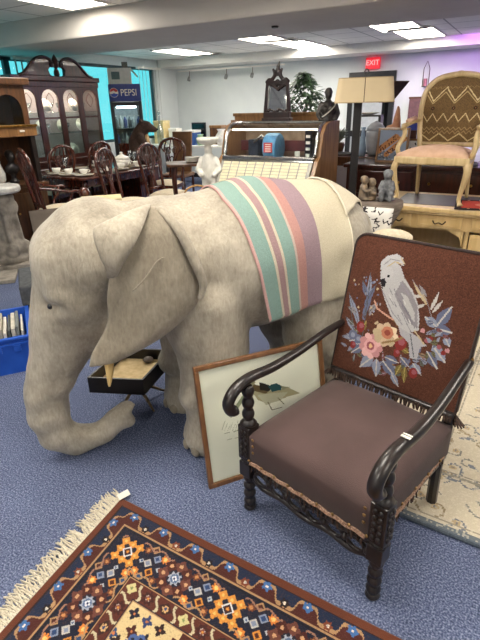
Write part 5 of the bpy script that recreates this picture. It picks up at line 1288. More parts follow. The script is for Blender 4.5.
# cloth with fringe
DM = Matrix.Translation((dk.x, dk.y, 0)) @ Matrix.Rotation(R(RY), 4, 'Z')
rc = thing('red_runner', 'small red and black rug with cream fringe lying on the cream desk under the chair', 'rug', DM @ Vector((.06, -.165, .7595)), RY + 5)
cv = Canvas(.8, .42, .006, (176, 62, 48)); cv.fill((cv.U < .05) | (cv.V > .37) | (cv.V < .05), (44, 32, 34)); cv.ell(.35, .2, .2, .1, (196, 120, 96)); cv.ell(.35, .2, .1, .05, (60, 40, 44))
for k in range(8): cv.ell(.1 + k * .09, .025, .012, .012, (196, 150, 110)); cv.ell(.1 + k * .09, .395, .012, .012, (196, 150, 110))
cv.mesh('pile', painted('red_rug_pile', rough=.95), rc, lambda U, V: (U - .25, V - .21, np.full_like(U, .008)), (0, 0, -.008))
b = MB()
for k in range(26): x = .16 + k * .015; b.tube([(x, -.205, .006), (x, -.268, .004), (x + .004, -.318, -.03 - .02 * (k % 3))], .004, 5)
b.build('fringe', bpy.data.materials['cotton_fringe'], rc)['kind'] = 'stuff'

# french armchair on the desk (seat faces local -y)
cp = AZ(431, 200, .76)
fc = thing('french_armchair', 'cream carved armchair with brown zigzag back and pink seat standing on top of the desk', 'armchair', (cp.x + .02, cp.y - .0, .7595), -37); fc.scale = (.97, .97, .97)
m_cr2 = wood('cream_chair_paint', (220, 196, 148), (192, 164, 114), scale=5, rough=.4)
for s in (-1, 1):
    l = MB(); cab_leg(l, s * .27, -.225, .006, .36, s * .06, -.06, .027); l.build('front_leg', m_cr2, fc, smooth=True)
    MB().tube(spline([(s * .225, .2, .36), (s * .22, .2, .18), (s * .225, .24, .005)], 4), [.024 - .009 * i / 8 for i in range(9)], 8).build('rear_leg', m_cr2, fc, smooth=True)
ol = [(-.31, -.265), (-.15, -.29), (0, -.297), (.15, -.29), (.31, -.265), (.25, .22), (-.25, .22)]
MB().slab(ol, .33, .39).build('seat_rail', m_cr2, fc, bev=.012)
cushion(MB(), [(-.29, -.262), (.29, -.262), (.23, .19), (-.23, .19)], .385, .445, .03, 10, .035).build('seat', mat('pale_pink_seat', (226, 190, 160), (210, 170, 140), scale=12, rough=.95, bump=.3, bscale=60), fc, smooth=True)
# back: arched frame plus painted zigzag panel
def bkp(x, z): return Vector((x, .2 + (z - .4) * .2, z))
arch = [bkp(-.23, .40), bkp(-.262, .55), bkp(-.285, .75), bkp(-.265, .90), bkp(-.19, .985), bkp(-.09, 1.015), bkp(0, 1.022), bkp(.09, 1.015), bkp(.19, .985), bkp(.265, .90), bkp(.285, .75), bkp(.262, .55), bkp(.23, .40)]
fr_ = MB().tube(spline(arch, 5), .026, 10).tube([bkp(-.24, .46), bkp(.24, .46)], .02, 8).build('back_frame', m_cr2, fc, smooth=True)
b = MB(); b.ell(bkp(0, 1.03) + Vector((0, -.01, 0)), (.045, .02, .022)); b.ell(bkp(-.05, 1.022) + Vector((0, -.01, 0)), (.03, .014, .014)); b.ell(bkp(.05, 1.022) + Vector((0, -.01, 0)), (.03, .014, .014)); blob('crest_carving', b, m_cr2, fr_, .006, 2)
BW2, BH2 = .54, .54
cv = Canvas(BW2, BH2, .005, (120, 96, 62)); U, V = cv.U, cv.V
cv.fill(rng.random(U.shape) < .35, (104, 82, 54))
def zig(v0, amp, per, wd_, c, ph_=0): 
    y = v0 + amp * (2 * np.abs(((U / per + ph_) % 1) - .5) - .5) * 2; cv.fill(np.abs(V - y) < wd_, c)
zig(.40, .055, .19, .0075, (224, 204, 156), .08); zig(.37, .045, .19, .005, (196, 172, 124), .08)
zig(.21, .032, .095, .006, (222, 200, 152)); zig(.45, .01, .05, .003, (150, 124, 84)); zig(.12, .012, .05, .003, (164, 138, 96)); zig(.05, .03, .19, .006, (206, 184, 136), .08); zig(.09, .012, .05, .003, (164, 138, 96))
for k in range(3): cv.ell(.09 + .18 * k, .285, .016, .014, (58, 44, 34)); cv.ell(.09 + .18 * k, .285, .006, .006, (140, 100, 70))
def zP(U, V):
    v = V / BH2; z = .47 + V; half = np.interp(z, [.46, .55, .75, .90, .96, .985, 1.0], [.225, .245, .268, .25, .205, .17, .10]); x = (U / BW2 - .5) * 2 * half
    top = .985 + .02 * (1 - np.abs(U / BW2 - .5) * 2); z = np.minimum(z, top)
    pad = .022 * (1 - (2 * U / BW2 - 1) ** 4) * (1 - (2 * v - 1) ** 4)
    return x, .2 + (z - .4) * .2 - .008 - pad, z
zb_ = cv.mesh('zigzag_panel', painted('zigzag_cloth', rough=.95, bump=.4), fc, zP, (0, .03, .004), smooth=True); zb_['label'] = 'brown woven back panel with cream zigzags'
for s in (-1, 1):
    MB().tube(spline([(s * .275, .26, .66), (s * .295, .14, .655), (s * .315, .0, .63), (s * .315, -.08, .625), (s * .30, -.105, .605)], 5), [.02] * 18 + [.024, .026, .018], 8).build('arm', m_cr2, fc, smooth=True)
    MB().tube(spline([(s * .29, -.16, .38), (s * .315, -.17, .45), (s * .295, -.09, .55), (s * .312, -.07, .62)], 5), .02, 8).build('arm_post', m_cr2, fc, smooth=True)
    MB().tube([(s * .293, .15, .678), (s * .314, .02, .655)], .022, 8).build('arm_pad', bpy.data.materials['pale_pink_seat'], fc, smooth=True)

# ------------------------------------------------------------------ dark mahogany desk behind, with things on it
mp2 = RM(-.62, 5.72)
md = thing('mahogany_bureau', 'long dark mahogany bureau with round knobs behind the cream desk', 'bureau', (mp2.x, mp2.y, 0), RY)
BWD = 2.2
MB().bx(-BWD / 2, BWD / 2, -.26, .3, .08, .92).build('body', m_mahog, md, bev=.006); MB().bx(-BWD / 2 - .03, BWD / 2 + .03, -.3, .32, .90, .94).build('top', m_mahog, md, bev=.008)
for k in range(3):
    x0 = -BWD / 2 + .05 + k * .71; x1 = x0 + .67
    for z0, z1 in ((.66, .87), (.40, .63), (.12, .37)):
        if k == 1 and z0 < .66: continue
        d_ = MB().bx(x0, x1, -.28, -.26, z0, z1).build('drawer', m_mahog, md, bev=.005)
        for q_ in (-.2, .2): knob(MB(), (x0 + x1) / 2 + q_, -.295, (z0 + z1) / 2, .016).build('knob', m_brass, d_, smooth=True)
MB().bx(-BWD / 2 + .78, -BWD / 2 + 1.40, -.268, -.259, .12, .62).build('kneehole_shade', m_black, md)  # black sheet on the solid body, stands in for shade in the recess
for s in (-1, 1): MB().bx(s * (BWD / 2 - .06) - .04, s * (BWD / 2 - .06) + .04, -.24, .28, 0, .08).build('foot', m_mahog, md)
MM = Matrix.Translation((mp2.x, mp2.y, 0)) @ Matrix.Rotation(R(RY), 4, 'Z')
# giraffe picture
gq = AY(389, 160, 5.45)
gx = (MM.inverted() @ gq).x
gi = thing('giraffe_picture', 'framed picture of two spotted giraffes on a blue ground leaning on the bureau', 'picture', MM @ Vector((gx, -.1, .942)), RY)
GT = Matrix.Rotation(R(-8), 4, 'X'); GW, GH = .34, .36
f = MB(); fb = .025
f.bx(-GW / 2, GW / 2, -.01, .015, 0, fb, GT).bx(-GW / 2, GW / 2, -.01, .015, GH - fb, GH, GT).bx(-GW / 2, -GW / 2 + fb, -.01, .015, fb, GH - fb, GT).bx(GW / 2 - fb, GW / 2, -.01, .015, fb, GH - fb, GT); f.build('frame', m_oak, gi, bev=.003)
cv = Canvas(GW - 2 * fb, GH - 2 * fb, .0035, (150, 164, 184)); w_, h_ = cv.w, cv.h
cv.fill(cv.V < .09, (112, 124, 140))
for (x, y, L, a_, s_) in ((.0, .10, .22, 38, 1), (.09, .06, .24, 44, .8)):
    ux, uy = cos(R(a_)), sin(R(a_)); cv.line([(x, y), (x + ux * L, y + uy * L)], .07 * s_, (186, 128, 78)); hx, hy = x + ux * L, y + uy * L
    cv.line([(hx, hy), (hx + .055, hy - .015)], .04 * s_, (186, 128, 78)); cv.line([(hx - .01, hy), (hx - .015, hy + .035)], .008, (110, 70, 44)); cv.ell(hx + .02, hy + .004, .005, .005, (20, 16, 14))
    for k in range(22): t = random.random(); o = random.uniform(-.028, .028) * s_; cv.ell(x + ux * L * t - uy * o, y + uy * L * t + ux * o, .009, .007, (84, 48, 32), random.random() * 180)
for k in range(40): cv.ell(random.random() * w_, random.random() * .1, .008, .006, random.choice(((60, 66, 78), (200, 200, 200), (90, 84, 70))))
def gP(U, V):
    q = np.array(GT.to_3x3()); x = U - w_ / 2; y = np.full_like(U, -.002); z = V + fb
    return q[0, 0] * x + q[0, 1] * y + q[0, 2] * z, q[1, 0] * x + q[1, 1] * y + q[1, 2] * z, q[2, 0] * x + q[2, 1] * y + q[2, 2] * z
cv.mesh('print', painted('giraffe_print', rough=.5, bump=0), gi, gP, (0, .012, 0))
def on_row(M, px, y, z, py=150):
    o = M.inverted() @ Vector((0, 0, H)); d = M.inverted().to_3x3() @ ray(px, py); return M @ Vector((o.x + d.x * (y - o.y) / d.y, y, z))
def on_bureau(px, y=-.05, z=.942): return on_row(MM, px, y, z)
t = thing('praying_hands', 'carved pale wooden hands ornament on the bureau behind the giraffe picture', 'ornament', on_bureau(394, .2), RY)
b = MB(); b.bx(-.07, .07, -.05, .05, 0, .34)
b.build('block', m_mahog, t, bev=.006)
b = MB(); chain(b, [(0, 0, .34, .05), (0, 0, .42, .042), (0, 0, .5, .026), (.0, 0, .56, .012)]); chain(b, [(-.09, 0, .35, .022), (0, 0, .36, .03)]); chain(b, [(.018, 0, .42, .02), (.014, 0, .54, .01)]); blob('hands', b, mat('rosy_wood', (206, 150, 112), (176, 116, 80), scale=20, rough=.5), t, .008, 3)
t = thing('blue_box', 'small deep blue box on the bureau beside the carved hands', 'box', on_bureau(410, .22), RY); MB().bx(-.06, .06, -.05, .05, 0, .32).build('plinth', m_mahog, t, bev=.004); MB().bx(-.055, .055, -.045, .045, .32, .38).build('box_body', mat('deep_blue', (44, 58, 150), (36, 48, 130), rough=.5), t, bev=.003); MB().bx(-.058, .058, -.048, .048, .38, .395).build('lid', bpy.data.materials['deep_blue'], t)
t = thing('zebra_print', 'small black and white print standing on the bureau left of the cream chair', 'picture', on_bureau(413, .05), RY)
f = MB().bx(-.11, .11, .0, .02, 0, .24).build('frame', m_oak, t, bev=.003)
cv = Canvas(.18, .2, .004, (226, 226, 222))
for k in range(14): cv.ell(random.random() * .18, random.random() * .2, random.uniform(.008, .024), random.uniform(.006, .014), random.choice(((24, 24, 26), (70, 74, 80))), random.random() * 180)
cv.mesh('print', painted('zebra_paper', rough=.5, bump=0), t, lambda U, V: (U - .09, np.full_like(U, -.003), V + .02), (0, .002, 0))
t = thing('leaning_panel', 'narrow dark mauve panel leaning on the wall behind the cream chair', 'picture', RM(-1.86, 9.86, 0), RY); MB().bx(-.16, .16, -.02, .0, 1.08, 1.62).build('panel', mat('mauve_panel', (112, 78, 80), (96, 66, 68), rough=.5), t, bev=.003); MB().bx(-.17, .17, -.025, -.012, 1.06, 1.09).bx(-.17, .17, -.025, -.012, 1.60, 1.63).build('frame', m_walnut, t); MB().bx(-.25, .25, -.3, .03, 0, 1.06).build('cabinet_base', m_mahog, t)
t = thing('wire_sconce', 'slim dark wire candle sconce hanging on the purple-lit wall', 'sconce', RM(-1.80, 9.99, 1.80), RY)
MB().tube([(-.05, -.02, 0), (-.05, -.02, .28)], .006, 5).tube([(.05, -.02, 0), (.05, -.02, .28)], .006, 5).tube([(-.05, -.02, .28), (0, -.02, .4), (.05, -.02, .28)], .006, 5).tube([(-.06, -.03, .0), (.06, -.03, 0)], .008, 5).build('wire_frame', m_mahog, t)
MB().lathe([(.03, .0), (.03, .12)], (0, -.05, 0), 10).build('candle', mat('rose_candle', (186, 120, 130), rough=.5), t)
q = on_bureau(378, .1); lt = [('small white dish at the left end of the bureau', (220, 218, 212))]
for k, (px, h_, c, nm, lab) in enumerate(((440, .03, (222, 220, 216), 'white_tray', 'flat white tray on the bureau seen under the cream chair seat'), (462, .04, (96, 92, 100), 'grey_tray', 'flat grey tray on the bureau right of the white tray'))):
    t = thing(nm, lab, 'tray', on_bureau(px, -.1), RY); MB().slab(rrect(.17, .12, .04), 0, .012).build('base', mat(nm, c, rough=.4), t); MB().tube([(x, y, .014) for x, y in rrect(.165, .115, .04)], .01, 6, closed=True).build('rim', bpy.data.materials[nm], t)

# ------------------------------------------------------------------ grey ottoman with pillow and cushion, small table with statuettes
gq = AY(384, 232, 3.02); gq.z = 0
gc = thing('grey_ottoman', 'tall grey upholstered ottoman behind the armchair, under the patterned pillow', 'ottoman', gq, -25)
MB().slab(rrect(.2, .13, .06), .08, .70).build('body', m_grey, gc, bev=.02); MB().slab(rrect(.205, .135, .06), .66, .73).build('seat_pad', m_grey, gc, bev=.02)
for s in (-1, 1):
    for q_ in (-1, 1): MB().lathe([(.015, 0), (.025, .085)], (s * .14, q_ * .08, 0), 8).build('foot', m_ebony, gc)
GM = Matrix.Translation(gq) @ Matrix.Rotation(R(-25), 4, 'Z')
pw = thing('patterned_pillow', 'white pillow with black scribble pattern standing on the grey ottoman', 'pillow', GM @ Vector((-.06, .05, .735)), -30)
cv = Canvas(.2, .2, .005, (224, 220, 212))
for k in range(26):
    x, y = random.random() * .2, random.random() * .2; a = random.random() * 6; cv.line([(x, y), (x + .025 * cos(a), y + .025 * sin(a)), (x + .03 * cos(a + 1), y + .03 * sin(a + 1))], .007, (52, 48, 50))
def pwP(sg):
    def f_(U, V):
        u = U / .1 - 1; v = V / .2 * 2 - 1; th = .045 * np.sqrt(np.clip((1 - u ** 4) * (1 - v ** 4), 0, 1)); return u * .1 * (1 - .05 * (1 - v * v)), sg * th + .1 * (V - .1), V * 1.0
    return f_
cv.mesh('front', painted('scribble_cloth', rough=.9), pw, pwP(-1), (0, 0, 0), True); cv.mesh('back', bpy.data.materials['scribble_cloth'], pw, pwP(1), (0, 0, 0), True)
t = thing('white_cushion', 'small white rounded cushion just above the armchair back', 'cushion', GM @ Vector((.06, -.05, .735)), -25)
b = MB(); b.ell((0, 0, .045), (.13, .07, .05)); blob('pad', b, m_linen, t, .012, 3)
# statuettes stand on a round grey table
sq = AY(379, 197, 3.75)
rt_ = thing('round_table', 'round grey pedestal table with bowl-shaped underside holding the stone statuettes', 'table', (sq.x, sq.y, 0), 0)
zt = .86
MB().lathe([(.06, zt - .26), (.10, zt - .22), (.15, zt - .12), (.185, zt - .04), (.185, zt), (.17, zt + .0)], n=32).build('bowl_top', mat('driftwood_grey', (134, 120, 106), (100, 88, 78), scale=10, rough=.8, stretch=(1, 1, 5), bump=.3), rt_, smooth=True)
MB().lathe([(.2, 0), (.2, .03), (.07, .08), (.05, .3), (.06, zt - .28)], n=20).build('pedestal', bpy.data.materials['driftwood_grey'], rt_, smooth=True)
m_st = mat('grey_resin', (132, 134, 136), (86, 86, 88), scale=25, rough=.6)
def statuette(lab, x, y, m, kind, rz):
    t = thing('statuette', lab, 'statuette', (sq.x + x, sq.y + y, zt + .001), rz)
    b = MB(); s_ = 1.0
    b.ell((0, 0, .012), (.07, .055, .016))
    if kind == 0:   # seated child reading with a second small form against it
        chain(b, [(0, .01, .04, .05), (0, .01, .10, .042), (.0, 0, .145, .022)]); b.ell((0, -.005, .185), (.033, .035, .038)); b.ell((0, .005, .20), (.038, .036, .03)); b.ell((0, -.04, .18), (.007, .007, .008))
        for q_ in (-1, 1): chain(b, [(q_ * .035, 0, .13, .018), (q_ * .05, -.04, .09, .016), (q_ * .015, -.07, .085, .013)]); chain(b, [(q_ * .03, -.01, .05, .028), (q_ * .035, -.075, .06, .02), (q_ * .03, -.08, .015, .018)])
    else:           # two children hugging
        for q_, h_ in ((-.035, .12), (.035, .10)):
            chain(b, [(q_, 0, .03, .038), (q_, 0, h_ - .02, .03)]); b.ell((q_ * .9, -.005, h_ + .03), (.028, .03, .032)); b.ell((q_ * .9, .008, h_ + .042), (.031, .03, .024)); chain(b, [(q_ * 1.6, -.01, h_ - .02, .014), (q_ * 1.2, -.045, h_ - .045, .012), (0, -.05, h_ - .04, .011)])
    blob('figure', b, m, t, .006, 3, floor=0); return t
statuette('grey stone statuette of a seated child, the taller of the pair on the round table', .055, .0, m_st, 0, -20)
statuette('brown and grey statuette of two hugging children, left on the round table', -.085, .02, mat('brown_resin', (150, 128, 100), (92, 84, 76), scale=18, rough=.6), 1, 10)

# ------------------------------------------------------------------ low counter with stored goods behind the floor lamp
kp = RM(-1.75, 6.35)
kt = thing('display_counter', 'brown wooden counter with white front behind the floor lamp', 'counter', (kp.x, kp.y, 0), RY)
MB().bx(-.55, .55, -.25, .25, 0, .84).build('body', mat('white_counter', (206, 212, 220), (196, 202, 210), rough=.5), kt, bev=.006); MB().bx(-.58, .58, -.28, .28, .84, .95).build('top', m_walnut, kt, bev=.008); MB().bx(-.56, .56, -.256, -.25, .04, .12).build('kick', m_black, kt)
KM = Matrix.Translation((kp.x, kp.y, 0)) @ Matrix.Rotation(R(RY), 4, 'Z')
def on_counter(px, y=-.05): return on_row(KM, px, y, .951)
t = thing('grey_urn', 'large pale grey lidded urn on the counter right of the lamp post', 'urn', on_counter(374, -.06), 0)
MB().lathe([(.06, 0), (.09, .05), (.11, .2), (.115, .27), (.10, .29)], n=20).build('body', mat('pale_grey_glaze', (178, 182, 188), (166, 170, 176), rough=.35), t, smooth=True); MB().lathe([(.105, .29), (.10, .33), (.07, .37), (.02, .39), (.015, .40)], n=20).build('lid', bpy.data.materials['pale_grey_glaze'], t, smooth=True)
t = thing('tiered_stand', 'dark stand of two shelves with white plates on the counter right of the urn', 'shelf', on_counter(366, .18), RY)
MB().bx(-.17, .17, -.08, .06, .44, .46).bx(-.17, .17, -.08, .06, .0, .02).build('shelves', m_ebony, t)
for s in (-1, 1): MB().bx(s * .16 - .015, s * .16 + .015, -.08, .06, .02, .44).build('upright', m_ebony, t)
MB().lathe([(.05, .462), (.1, .475), (.14, .49)], n=20).build('dish', m_porc, t, smooth=True)
t = thing('blue_vase', 'slender pale blue vase on the counter just right of the lamp post', 'vase', on_counter(362, -.17), 0); MB().lathe([(.04, 0), (.05, .08), (.03, .2), (.02, .3), (.03, .33)], n=16).build('vase_body', mat('pale_blue_glaze', (150, 176, 200), (140, 164, 190), rough=.25, coat=.3), t, smooth=True)
t = thing('silver_tray', 'dark oval tray leaning flat on the counter left of the lamp post', 'tray', on_counter(341), RY); MB().slab([(.2 * cos(a * pi / 12), .13 * sin(a * pi / 12)) for a in range(24)], 0, .01).build('plate', m_black, t); MB().tube([(.2 * cos(a * pi / 12), .13 * sin(a * pi / 12), .014) for a in range(24)], .01, 6, closed=True).build('rim', m_chrome, t)
t = thing('potted_ornament', 'brown pot with a grey-green plant on the counter left of the lamp post', 'plant', on_counter(338, .18), 0); MB().lathe([(.06, .0), (.085, .1), (.075, .13)], n=16).build('pot', m_brownwood, t, smooth=True); b = MB()
for k in range(60): a = random.random() * 6.28; L = random.uniform(.08, .2); b.tube([(0, 0, .12), (.06 * cos(a), .06 * sin(a), .12 + L * .8), (.12 * cos(a), .12 * sin(a), .12 + L)], [.006, .01, .002], 4)
b.build('leaves', mat('grey_green', (110, 116, 104), (70, 76, 66), scale=20, rough=.7), t)

# ------------------------------------------------------------------ white table things left of the jukebox
wp = AY(210, 186, 4.5)
ws = thing('white_statue', 'white painted statue of a boy with a wide shell on his head beside the jukebox', 'statue', (wp.x, wp.y, .70), -10); ws.scale = (.88, .88, 1.02)
m_pl = mat('white_plaster', (232, 230, 220), (206, 202, 190), scale=14, rough=.6, bump=.2)
b = MB(); b.lathe([(.10, 0), (.10, .04), (.085, .06)], n=16)
for s in (-1, 1): chain(b, [(s * .04, -.01, .06, .032), (s * .045, -.015, .16, .034), (s * .04, 0, .27, .045)], 12); chain(b, [(s * .075, 0, .41, .032), (s * .115, -.02, .33, .027), (s * .07, -.075, .29, .022)], 10); b.ell((s * .04, -.05, .06), (.025, .045, .02))
chain(b, [(0, 0, .28, .07), (0, 0, .36, .072), (0, 0, .42, .06), (0, 0, .46, .03)], 14); b.ell((0, -.01, .50), (.042, .048, .048)); b.ell((0, -.056, .495), (.01, .012, .012))
blob('figure', b, m_pl, ws, .01, 3, floor=0)
MB().lathe([(.035, .53), (.08, .545), (.105, .57), (.11, .595), (.085, .585), (.03, .56)], n=20).build('shell_bowl', m_pl, ws, smooth=True)
t = thing('statue_stand', 'white round stand carrying the white statue', 'stand', (wp.x, wp.y, 0), 0); MB().lathe([(.18, 0), (.18, .03), (.09, .08), (.08, .6), (.17, .66), (.18, .70)], n=24).build('column', m_pl, t, smooth=False)
# bench with clutter along the back wall, left half
bq = RM(-5.7, 8.9)
bn = thing('long_bench', 'long low white table along the back wall loaded with clutter', 'table', (bq.x, bq.y, 0), RY)
MB().bx(-1.5, 1.6, -.35, .35, .80, .84).build('top', m_white, bn, bev=.006)
for s in (-1, 1):
    for q_ in (-1, 1): MB().bx(s * 1.4 - .03, s * 1.4 + .03, q_ * .28 - .03, q_ * .28 + .03, 0, .80).build('leg', m_grey, bn)
BM = Matrix.Translation((bq.x, bq.y, 0)) @ Matrix.Rotation(R(RY), 4, 'Z')
def on_bench(px, y): return on_row(BM, px, y, .841, 130)
def boxy(nm, lab, cat, px, y, w_, d_, h_, m, lid=None, rz=RY):
    t = thing(nm, lab, cat, on_bench(px, y), rz); MB().bx(-w_ / 2, w_ / 2, -d_ / 2, d_ / 2, 0, h_).build('body', m, t, bev=.004)
    if lid: MB().bx(-w_ / 2 - .006, w_ / 2 + .006, -d_ / 2 - .006, d_ / 2 + .006, h_ - .04, h_ + .006).build('lid', lid, t, bev=.003)
    return t
t = boxy('black_monitor', 'black flat screen standing on the back table left of the white statue', 'monitor', 199, .1, .34, .04, .42, m_black); MB().bx(-.155, .155, -.026, -.02, .03, .39).build('screen', m_darkglass, t)
boxy('blue_bin', 'blue and white plastic bin on the back table left of the black screen', 'bin', 192, -.14, .26, .24, .28, mat('bin_blue', (60, 98, 168), (50, 84, 150), rough=.4), m_white)
boxy('yellow_box', 'pale yellow cardboard box on the back table nearest the window', 'box', 162, .12, .26, .25, .46, bpy.data.materials['card_cream'], bpy.data.materials['card_lid'])
boxy('small_white_box', 'white box on the back table beside the pale yellow box', 'box', 175, .18, .2, .2, .3, m_paper, m_white)
boxy('wooden_crate', 'small brown wooden chest on the back table right of the black screen', 'chest', 218, .1, .28, .2, .36, m_walnut, m_oak)
boxy('white_case', 'white case on the back table behind the white statue', 'case', 236, -.1, .3, .22, .24, m_paper, m_white)
t = thing('glass_decanter', 'tall thin clear decanter on the back table near the yellow box', 'decanter', on_bench(160, -.23), 0); MB().lathe([(.05, 0), (.07, .05), (.07, .3), (.02, .4), (.02, .55), (.03, .58)], n=16).build('vessel', m_crys, t, smooth=True); MB().lathe([(.02, .58), (.035, .62), (.01, .68)], n=12).build('stopper', m_crys, t, smooth=True)
# leather-backed chair and small table
q = AY(177, 160, 9.0)
t = thing('leather_chair', 'plain brown leather high-backed chair right of the carved dining chairs', 'chair', (q.x, q.y, 0), RY + 12)
m_lea = mat('brown_leather', (118, 82, 48), (88, 58, 34), scale=6, rough=.45, coat=.15)
MB().add([(x, .2 + (z - .45) * .12 + o, z) for o in (0, .05) for x, z in ((-.17, .47), (.17, .47), (.19, 1.16), (-.19, 1.16))], [(0, 1, 2, 3), (7, 6, 5, 4), (0, 4, 5, 1), (1, 5, 6, 2), (2, 6, 7, 3), (3, 7, 4, 0)]).build('backrest', m_lea, t, bev=.012)
MB().bx(-.23, .23, -.24, .24, .42, .48).build('seat', m_lea, t, bev=.015)
for s in (-1, 1):
    for q_ in (-1, 1): MB().tube([(s * .2, q_ * .2, 0), (s * .2, q_ * .2, .43)], .022, 8).build('leg', m_mahog, t)
q = AY(190, 158, 6.3)
t = thing('side_table', 'small dark wooden side table in front of the leather chair', 'table', (q.x + .02, q.y - .15, 0), 10)
MB().slab(rrect(.3, .22, .05), .91, .94).build('top', m_walnut, t, bev=.004)
for s in (-1, 1):
    for q_ in (-1, 1): l = MB(); cab_leg(l, s * .2, q_ * .14, 0, .91, s * .03, q_ * .03, .024); l.build('leg', m_mahog, t, smooth=True)
tq = t.location
t = thing('white_dishes', 'stack of white dishes on the small dark side table', 'dishes', (tq.x + .03, tq.y + .04, .941), 0)
for k in range(4): MB().lathe([(.06, .0 + k * .014), (.10, .012 + k * .014), (.104, .016 + k * .014)], n=20).build('dish', m_porc, t, smooth=True)
# fur throw and basket just behind the elephant's back
t = thing('fur_throw', 'golden brown mottled fur throw heaped behind the elephant shoulders', 'throw', AY(178, 193, 3.6), 20); t.location.z = .62
b = MB()
fr2 = random.Random(2)
for k in range(26): b.ell((fr2.uniform(-.22, .22), fr2.uniform(-.16, .16), .05 + fr2.uniform(-.01, .03)), (fr2.uniform(.06, .11), fr2.uniform(.06, .1), fr2.uniform(.04, .07)))
blob('pelt', b, mat('golden_fur', (176, 142, 92), (96, 70, 44), scale=22, rough=.95, bump=.8, bscale=90), t, .014, 4, floor=0)
t = thing('cedar_chest', 'low dark wooden chest under the golden fur throw', 'chest', (t.location.x, t.location.y, 0), 20); MB().bx(-.3, .3, -.22, .22, 0, .6).build('body', m_mahog, t, bev=.008); MB().bx(-.305, .305, -.225, .225, .52, .62).build('lid', m_mahog, t, bev=.008)

# ------------------------------------------------------------------ blue crate of records and grey boxes
kr = Vector((-1.62, 2.92, 0))
bc = thing('blue_crate', 'bright blue plastic tote crate full of records on the carpet at the left edge', 'crate', kr, 23.5)
m_cb = mat('crate_blue', (38, 92, 196), (30, 80, 180), scale=8, rough=.4)
x_, y_, hh = .20, .27, .257
def shell(b, z0, z1, t0, t1, th):
    for (p0, p1) in (((-1, -1), (1, -1)), ((1, -1), (1, 1)), ((1, 1), (-1, 1)), ((-1, 1), (-1, -1))):
        o = [(x_ * t0 * p0[0], y_ * t0 * p0[1], z0), (x_ * t0 * p1[0], y_ * t0 * p1[1], z0), (x_ * t1 * p1[0], y_ * t1 * p1[1], z1), (x_ * t1 * p0[0], y_ * t1 * p0[1], z1)]
        i_ = [(a * (1 - th / x_), c * (1 - th / y_), d_) for a, c, d_ in o]
        b.add(o + i_, [(0, 1, 2, 3), (7, 6, 5, 4), (0, 4, 5, 1), (1, 5, 6, 2), (2, 6, 7, 3), (3, 7, 4, 0)])
b = MB(); shell(b, .006, hh, .88, .97, .01); b.bx(-x_ * .88, x_ * .88, -y_ * .88, y_ * .88, 0, .008); b.build('tub', m_cb, bc)
b = MB(); shell(b, hh - .05, hh - .035, 1.0, 1.0, .02); shell(b, hh - .01, hh + .005, 1.03, 1.03, .025); b.build('rim', m_cb, bc, bev=.002)
for k in range(-3, 4): MB().bx(x_ * .93, x_ * 1.02, k * .07 - .006, k * .07 + .006, .1, hh - .01).build('rib', m_cb, bc)
for k in range(-1, 2): MB().bx(k * .11 - .02, k * .11 + .02, -y_ * 1.02, -y_ * .95, hh - .09, hh - .05).build('clip', m_cb, bc)
for k, (w_, z) in enumerate(((.07, .165), (.05, .152), (.07, .139), (.06, .126))): MB().bx(-.10 - w_ / 2 + .03, -.10 + w_ / 2 + .03, -y_ * .945 - .004, -y_ * .93, z, z + .006).build('printed_line', m_paper, bc)
KRM = Matrix.Translation(kr) @ Matrix.Rotation(R(23.5), 4, 'Z')
cols = [(220, 214, 200), (120, 124, 120), (206, 200, 184), (90, 94, 92), (228, 222, 210), (180, 172, 150), (210, 206, 196), (70, 72, 74), (216, 208, 190), (150, 150, 140), (224, 220, 212), (110, 106, 98)]
nmz = ['ivory', 'slate', 'cream', 'dark grey', 'white', 'tan', 'pale grey', 'charcoal', 'buff', 'stone grey', 'off-white', 'taupe']
ordn = ['nearest the elephant trunk', 'second from the trunk side', 'third from the trunk side', 'fourth from the trunk side', 'fifth from the trunk side', 'sixth from the trunk side', 'seventh from the trunk side', 'eighth from the trunk side', 'ninth from the trunk side', 'tenth from the trunk side', 'eleventh from the trunk side', 'last one at the far left']
for k in range(12):
    th = .013 + .006 * (k % 3); x = .145 - k * .026
    t = thing('record_sleeve', '%s record sleeve in the blue crate, %s' % (nmz[k], ordn[k]), 'record', KRM @ Vector((x, .02, .01)), 23.5, 'records in the blue crate'); t.rotation_euler = (0, R(1.5), R(23.5))
    MB().bx(-th / 2, th / 2, -.15, .15, 0, .235 + .01 * ((k * 3) % 4)).build('sleeve', mat('sleeve_%d' % k, cols[k], rough=.7), t, bev=.001)
gb0 = Vector((-1.44, 3.60, 0))
t = thing('storage_box', 'dark grey fabric storage box half hidden behind the elephant forehead', 'box', gb0, 23); m_dg = mat('charcoal_fabric', (84, 86, 88), (66, 68, 70), scale=30, rough=.85, bump=.2)
MB().bx(-.25, .25, -.24, .24, 0, .24).build('body', m_dg, t, bev=.012); MB().bx(-.265, .265, -.255, .255, .25, .40).build('lid', m_dg, t, bev=.012)
MB().bx(-.252, .252, -.242, .242, .238, .252).build('seam', m_black, t)

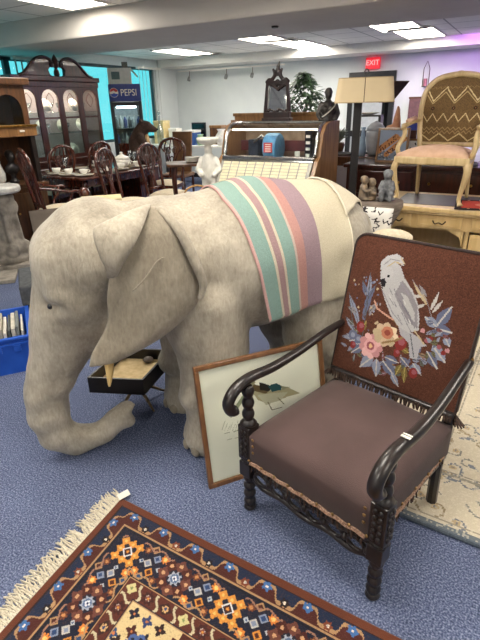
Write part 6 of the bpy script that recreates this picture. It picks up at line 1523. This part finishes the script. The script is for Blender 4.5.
# more of the clutter on the back table and behind the statue
for k, (nm, lab, cat, px, y, prof, c) in enumerate((
    ('white_vase', 'round white vase on the back table just right of the white statue', 'vase', 221, -.2, [(.06, 0), (.12, .08), (.13, .16), (.06, .26), (.08, .3)], (230, 228, 222)),
    ('brown_jug', 'squat brown jug on the back table left of the blue bin', 'jug', 181, -.2, [(.07, 0), (.12, .07), (.11, .15), (.06, .2), (.07, .24)], (120, 82, 54)),
    ('pale_green_vase', 'pale green vase on the back table in front of the black screen', 'vase', 200, -.23, [(.05, 0), (.08, .05), (.09, .13), (.05, .18), (.06, .2)], (170, 206, 168)),
    ('white_bowl', 'wide white bowl on the back table right of the yellow box', 'bowl', 170, -.16, [(.06, 0), (.08, .02), (.16, .10), (.17, .12)], (232, 230, 224)))):
    t = thing(nm, lab, cat, on_bench(px, y), 0); MB().lathe(prof, n=18).build('vessel', mat('clutter_glaze_%d' % k, c, rough=.25, coat=.3), t, smooth=True); MB().tube([(prof[-1][0] * cos(a * pi / 9), prof[-1][0] * sin(a * pi / 9), prof[-1][1]) for a in range(18)], .008, 6, closed=True).build('lip', bpy.data.materials['clutter_glaze_%d' % k], t, smooth=True)
q = AY(197, 186, 4.15)
t = thing('wicker_basket', 'small golden wicker basket between the fur throw and the white statue', 'basket', (q.x, q.y, 0), 0)
m_wk = mat('wicker', (196, 158, 100), (128, 92, 52), scale=60, rough=.8, bump=.6, stretch=(1, 1, 3))
MB().lathe([(.12, 0), (.13, .02), (.13, .72), (.11, .72), (.10, .70)], n=20).build('column_stand', m_walnut, t); b = MB()
for z in range(9): b.tube([((.10 + .003 * z) * cos(a * pi / 10), (.10 + .003 * z) * sin(a * pi / 10), .73 + z * .014) for a in range(20)], .009, 6, closed=True)
b.lathe([(.10, .722), (.10, .735)], n=20); blob('basket_body', b, m_wk, t, .008, 1)
MB().tube([(.12 * cos(a * pi / 12), 0, .85 + .10 * sin(a * pi / 12)) for a in range(13)], .008, 6).build('handle', m_wk, t, smooth=True)
# ================================================================== light
w = bpy.data.worlds.new('world'); sc.world = w; w.use_nodes = True
bg = w.node_tree.nodes['Background']; bg.inputs['Color'].default_value = lin((112, 225, 235)); bg.inputs['Strength'].default_value = .5
def spot(name, loc, target, energy, color, size=60, r=.1):
    l = bpy.data.lights.new(name, 'SPOT'); l.energy = energy; l.color = color; l.spot_size = R(size); l.shadow_soft_size = r; l.spot_blend = .6
    o = bpy.data.objects.new(name, l); COL.objects.link(o); o.location = loc
    o.rotation_euler = (Vector(target) - Vector(loc)).to_track_quat('-Z', 'Y').to_euler(); return o
spot('purple_stage_light', RM(-.6, 8.4, 2.45), RM(-.7, 10, 1.7), 34, (.62, .22, 1.0), 110)
spot('purple_beam_light', RM(-.15, 4.4, 2.3), RM(-.2, 5.0, 2.6), 10, (.4, .2, 1.0), 110)
vs = sc.view_settings; vs.view_transform = 'Standard'; vs.look = 'None'; vs.gamma = 1; vs.exposure = 1.45; vs.use_curve_mapping = False
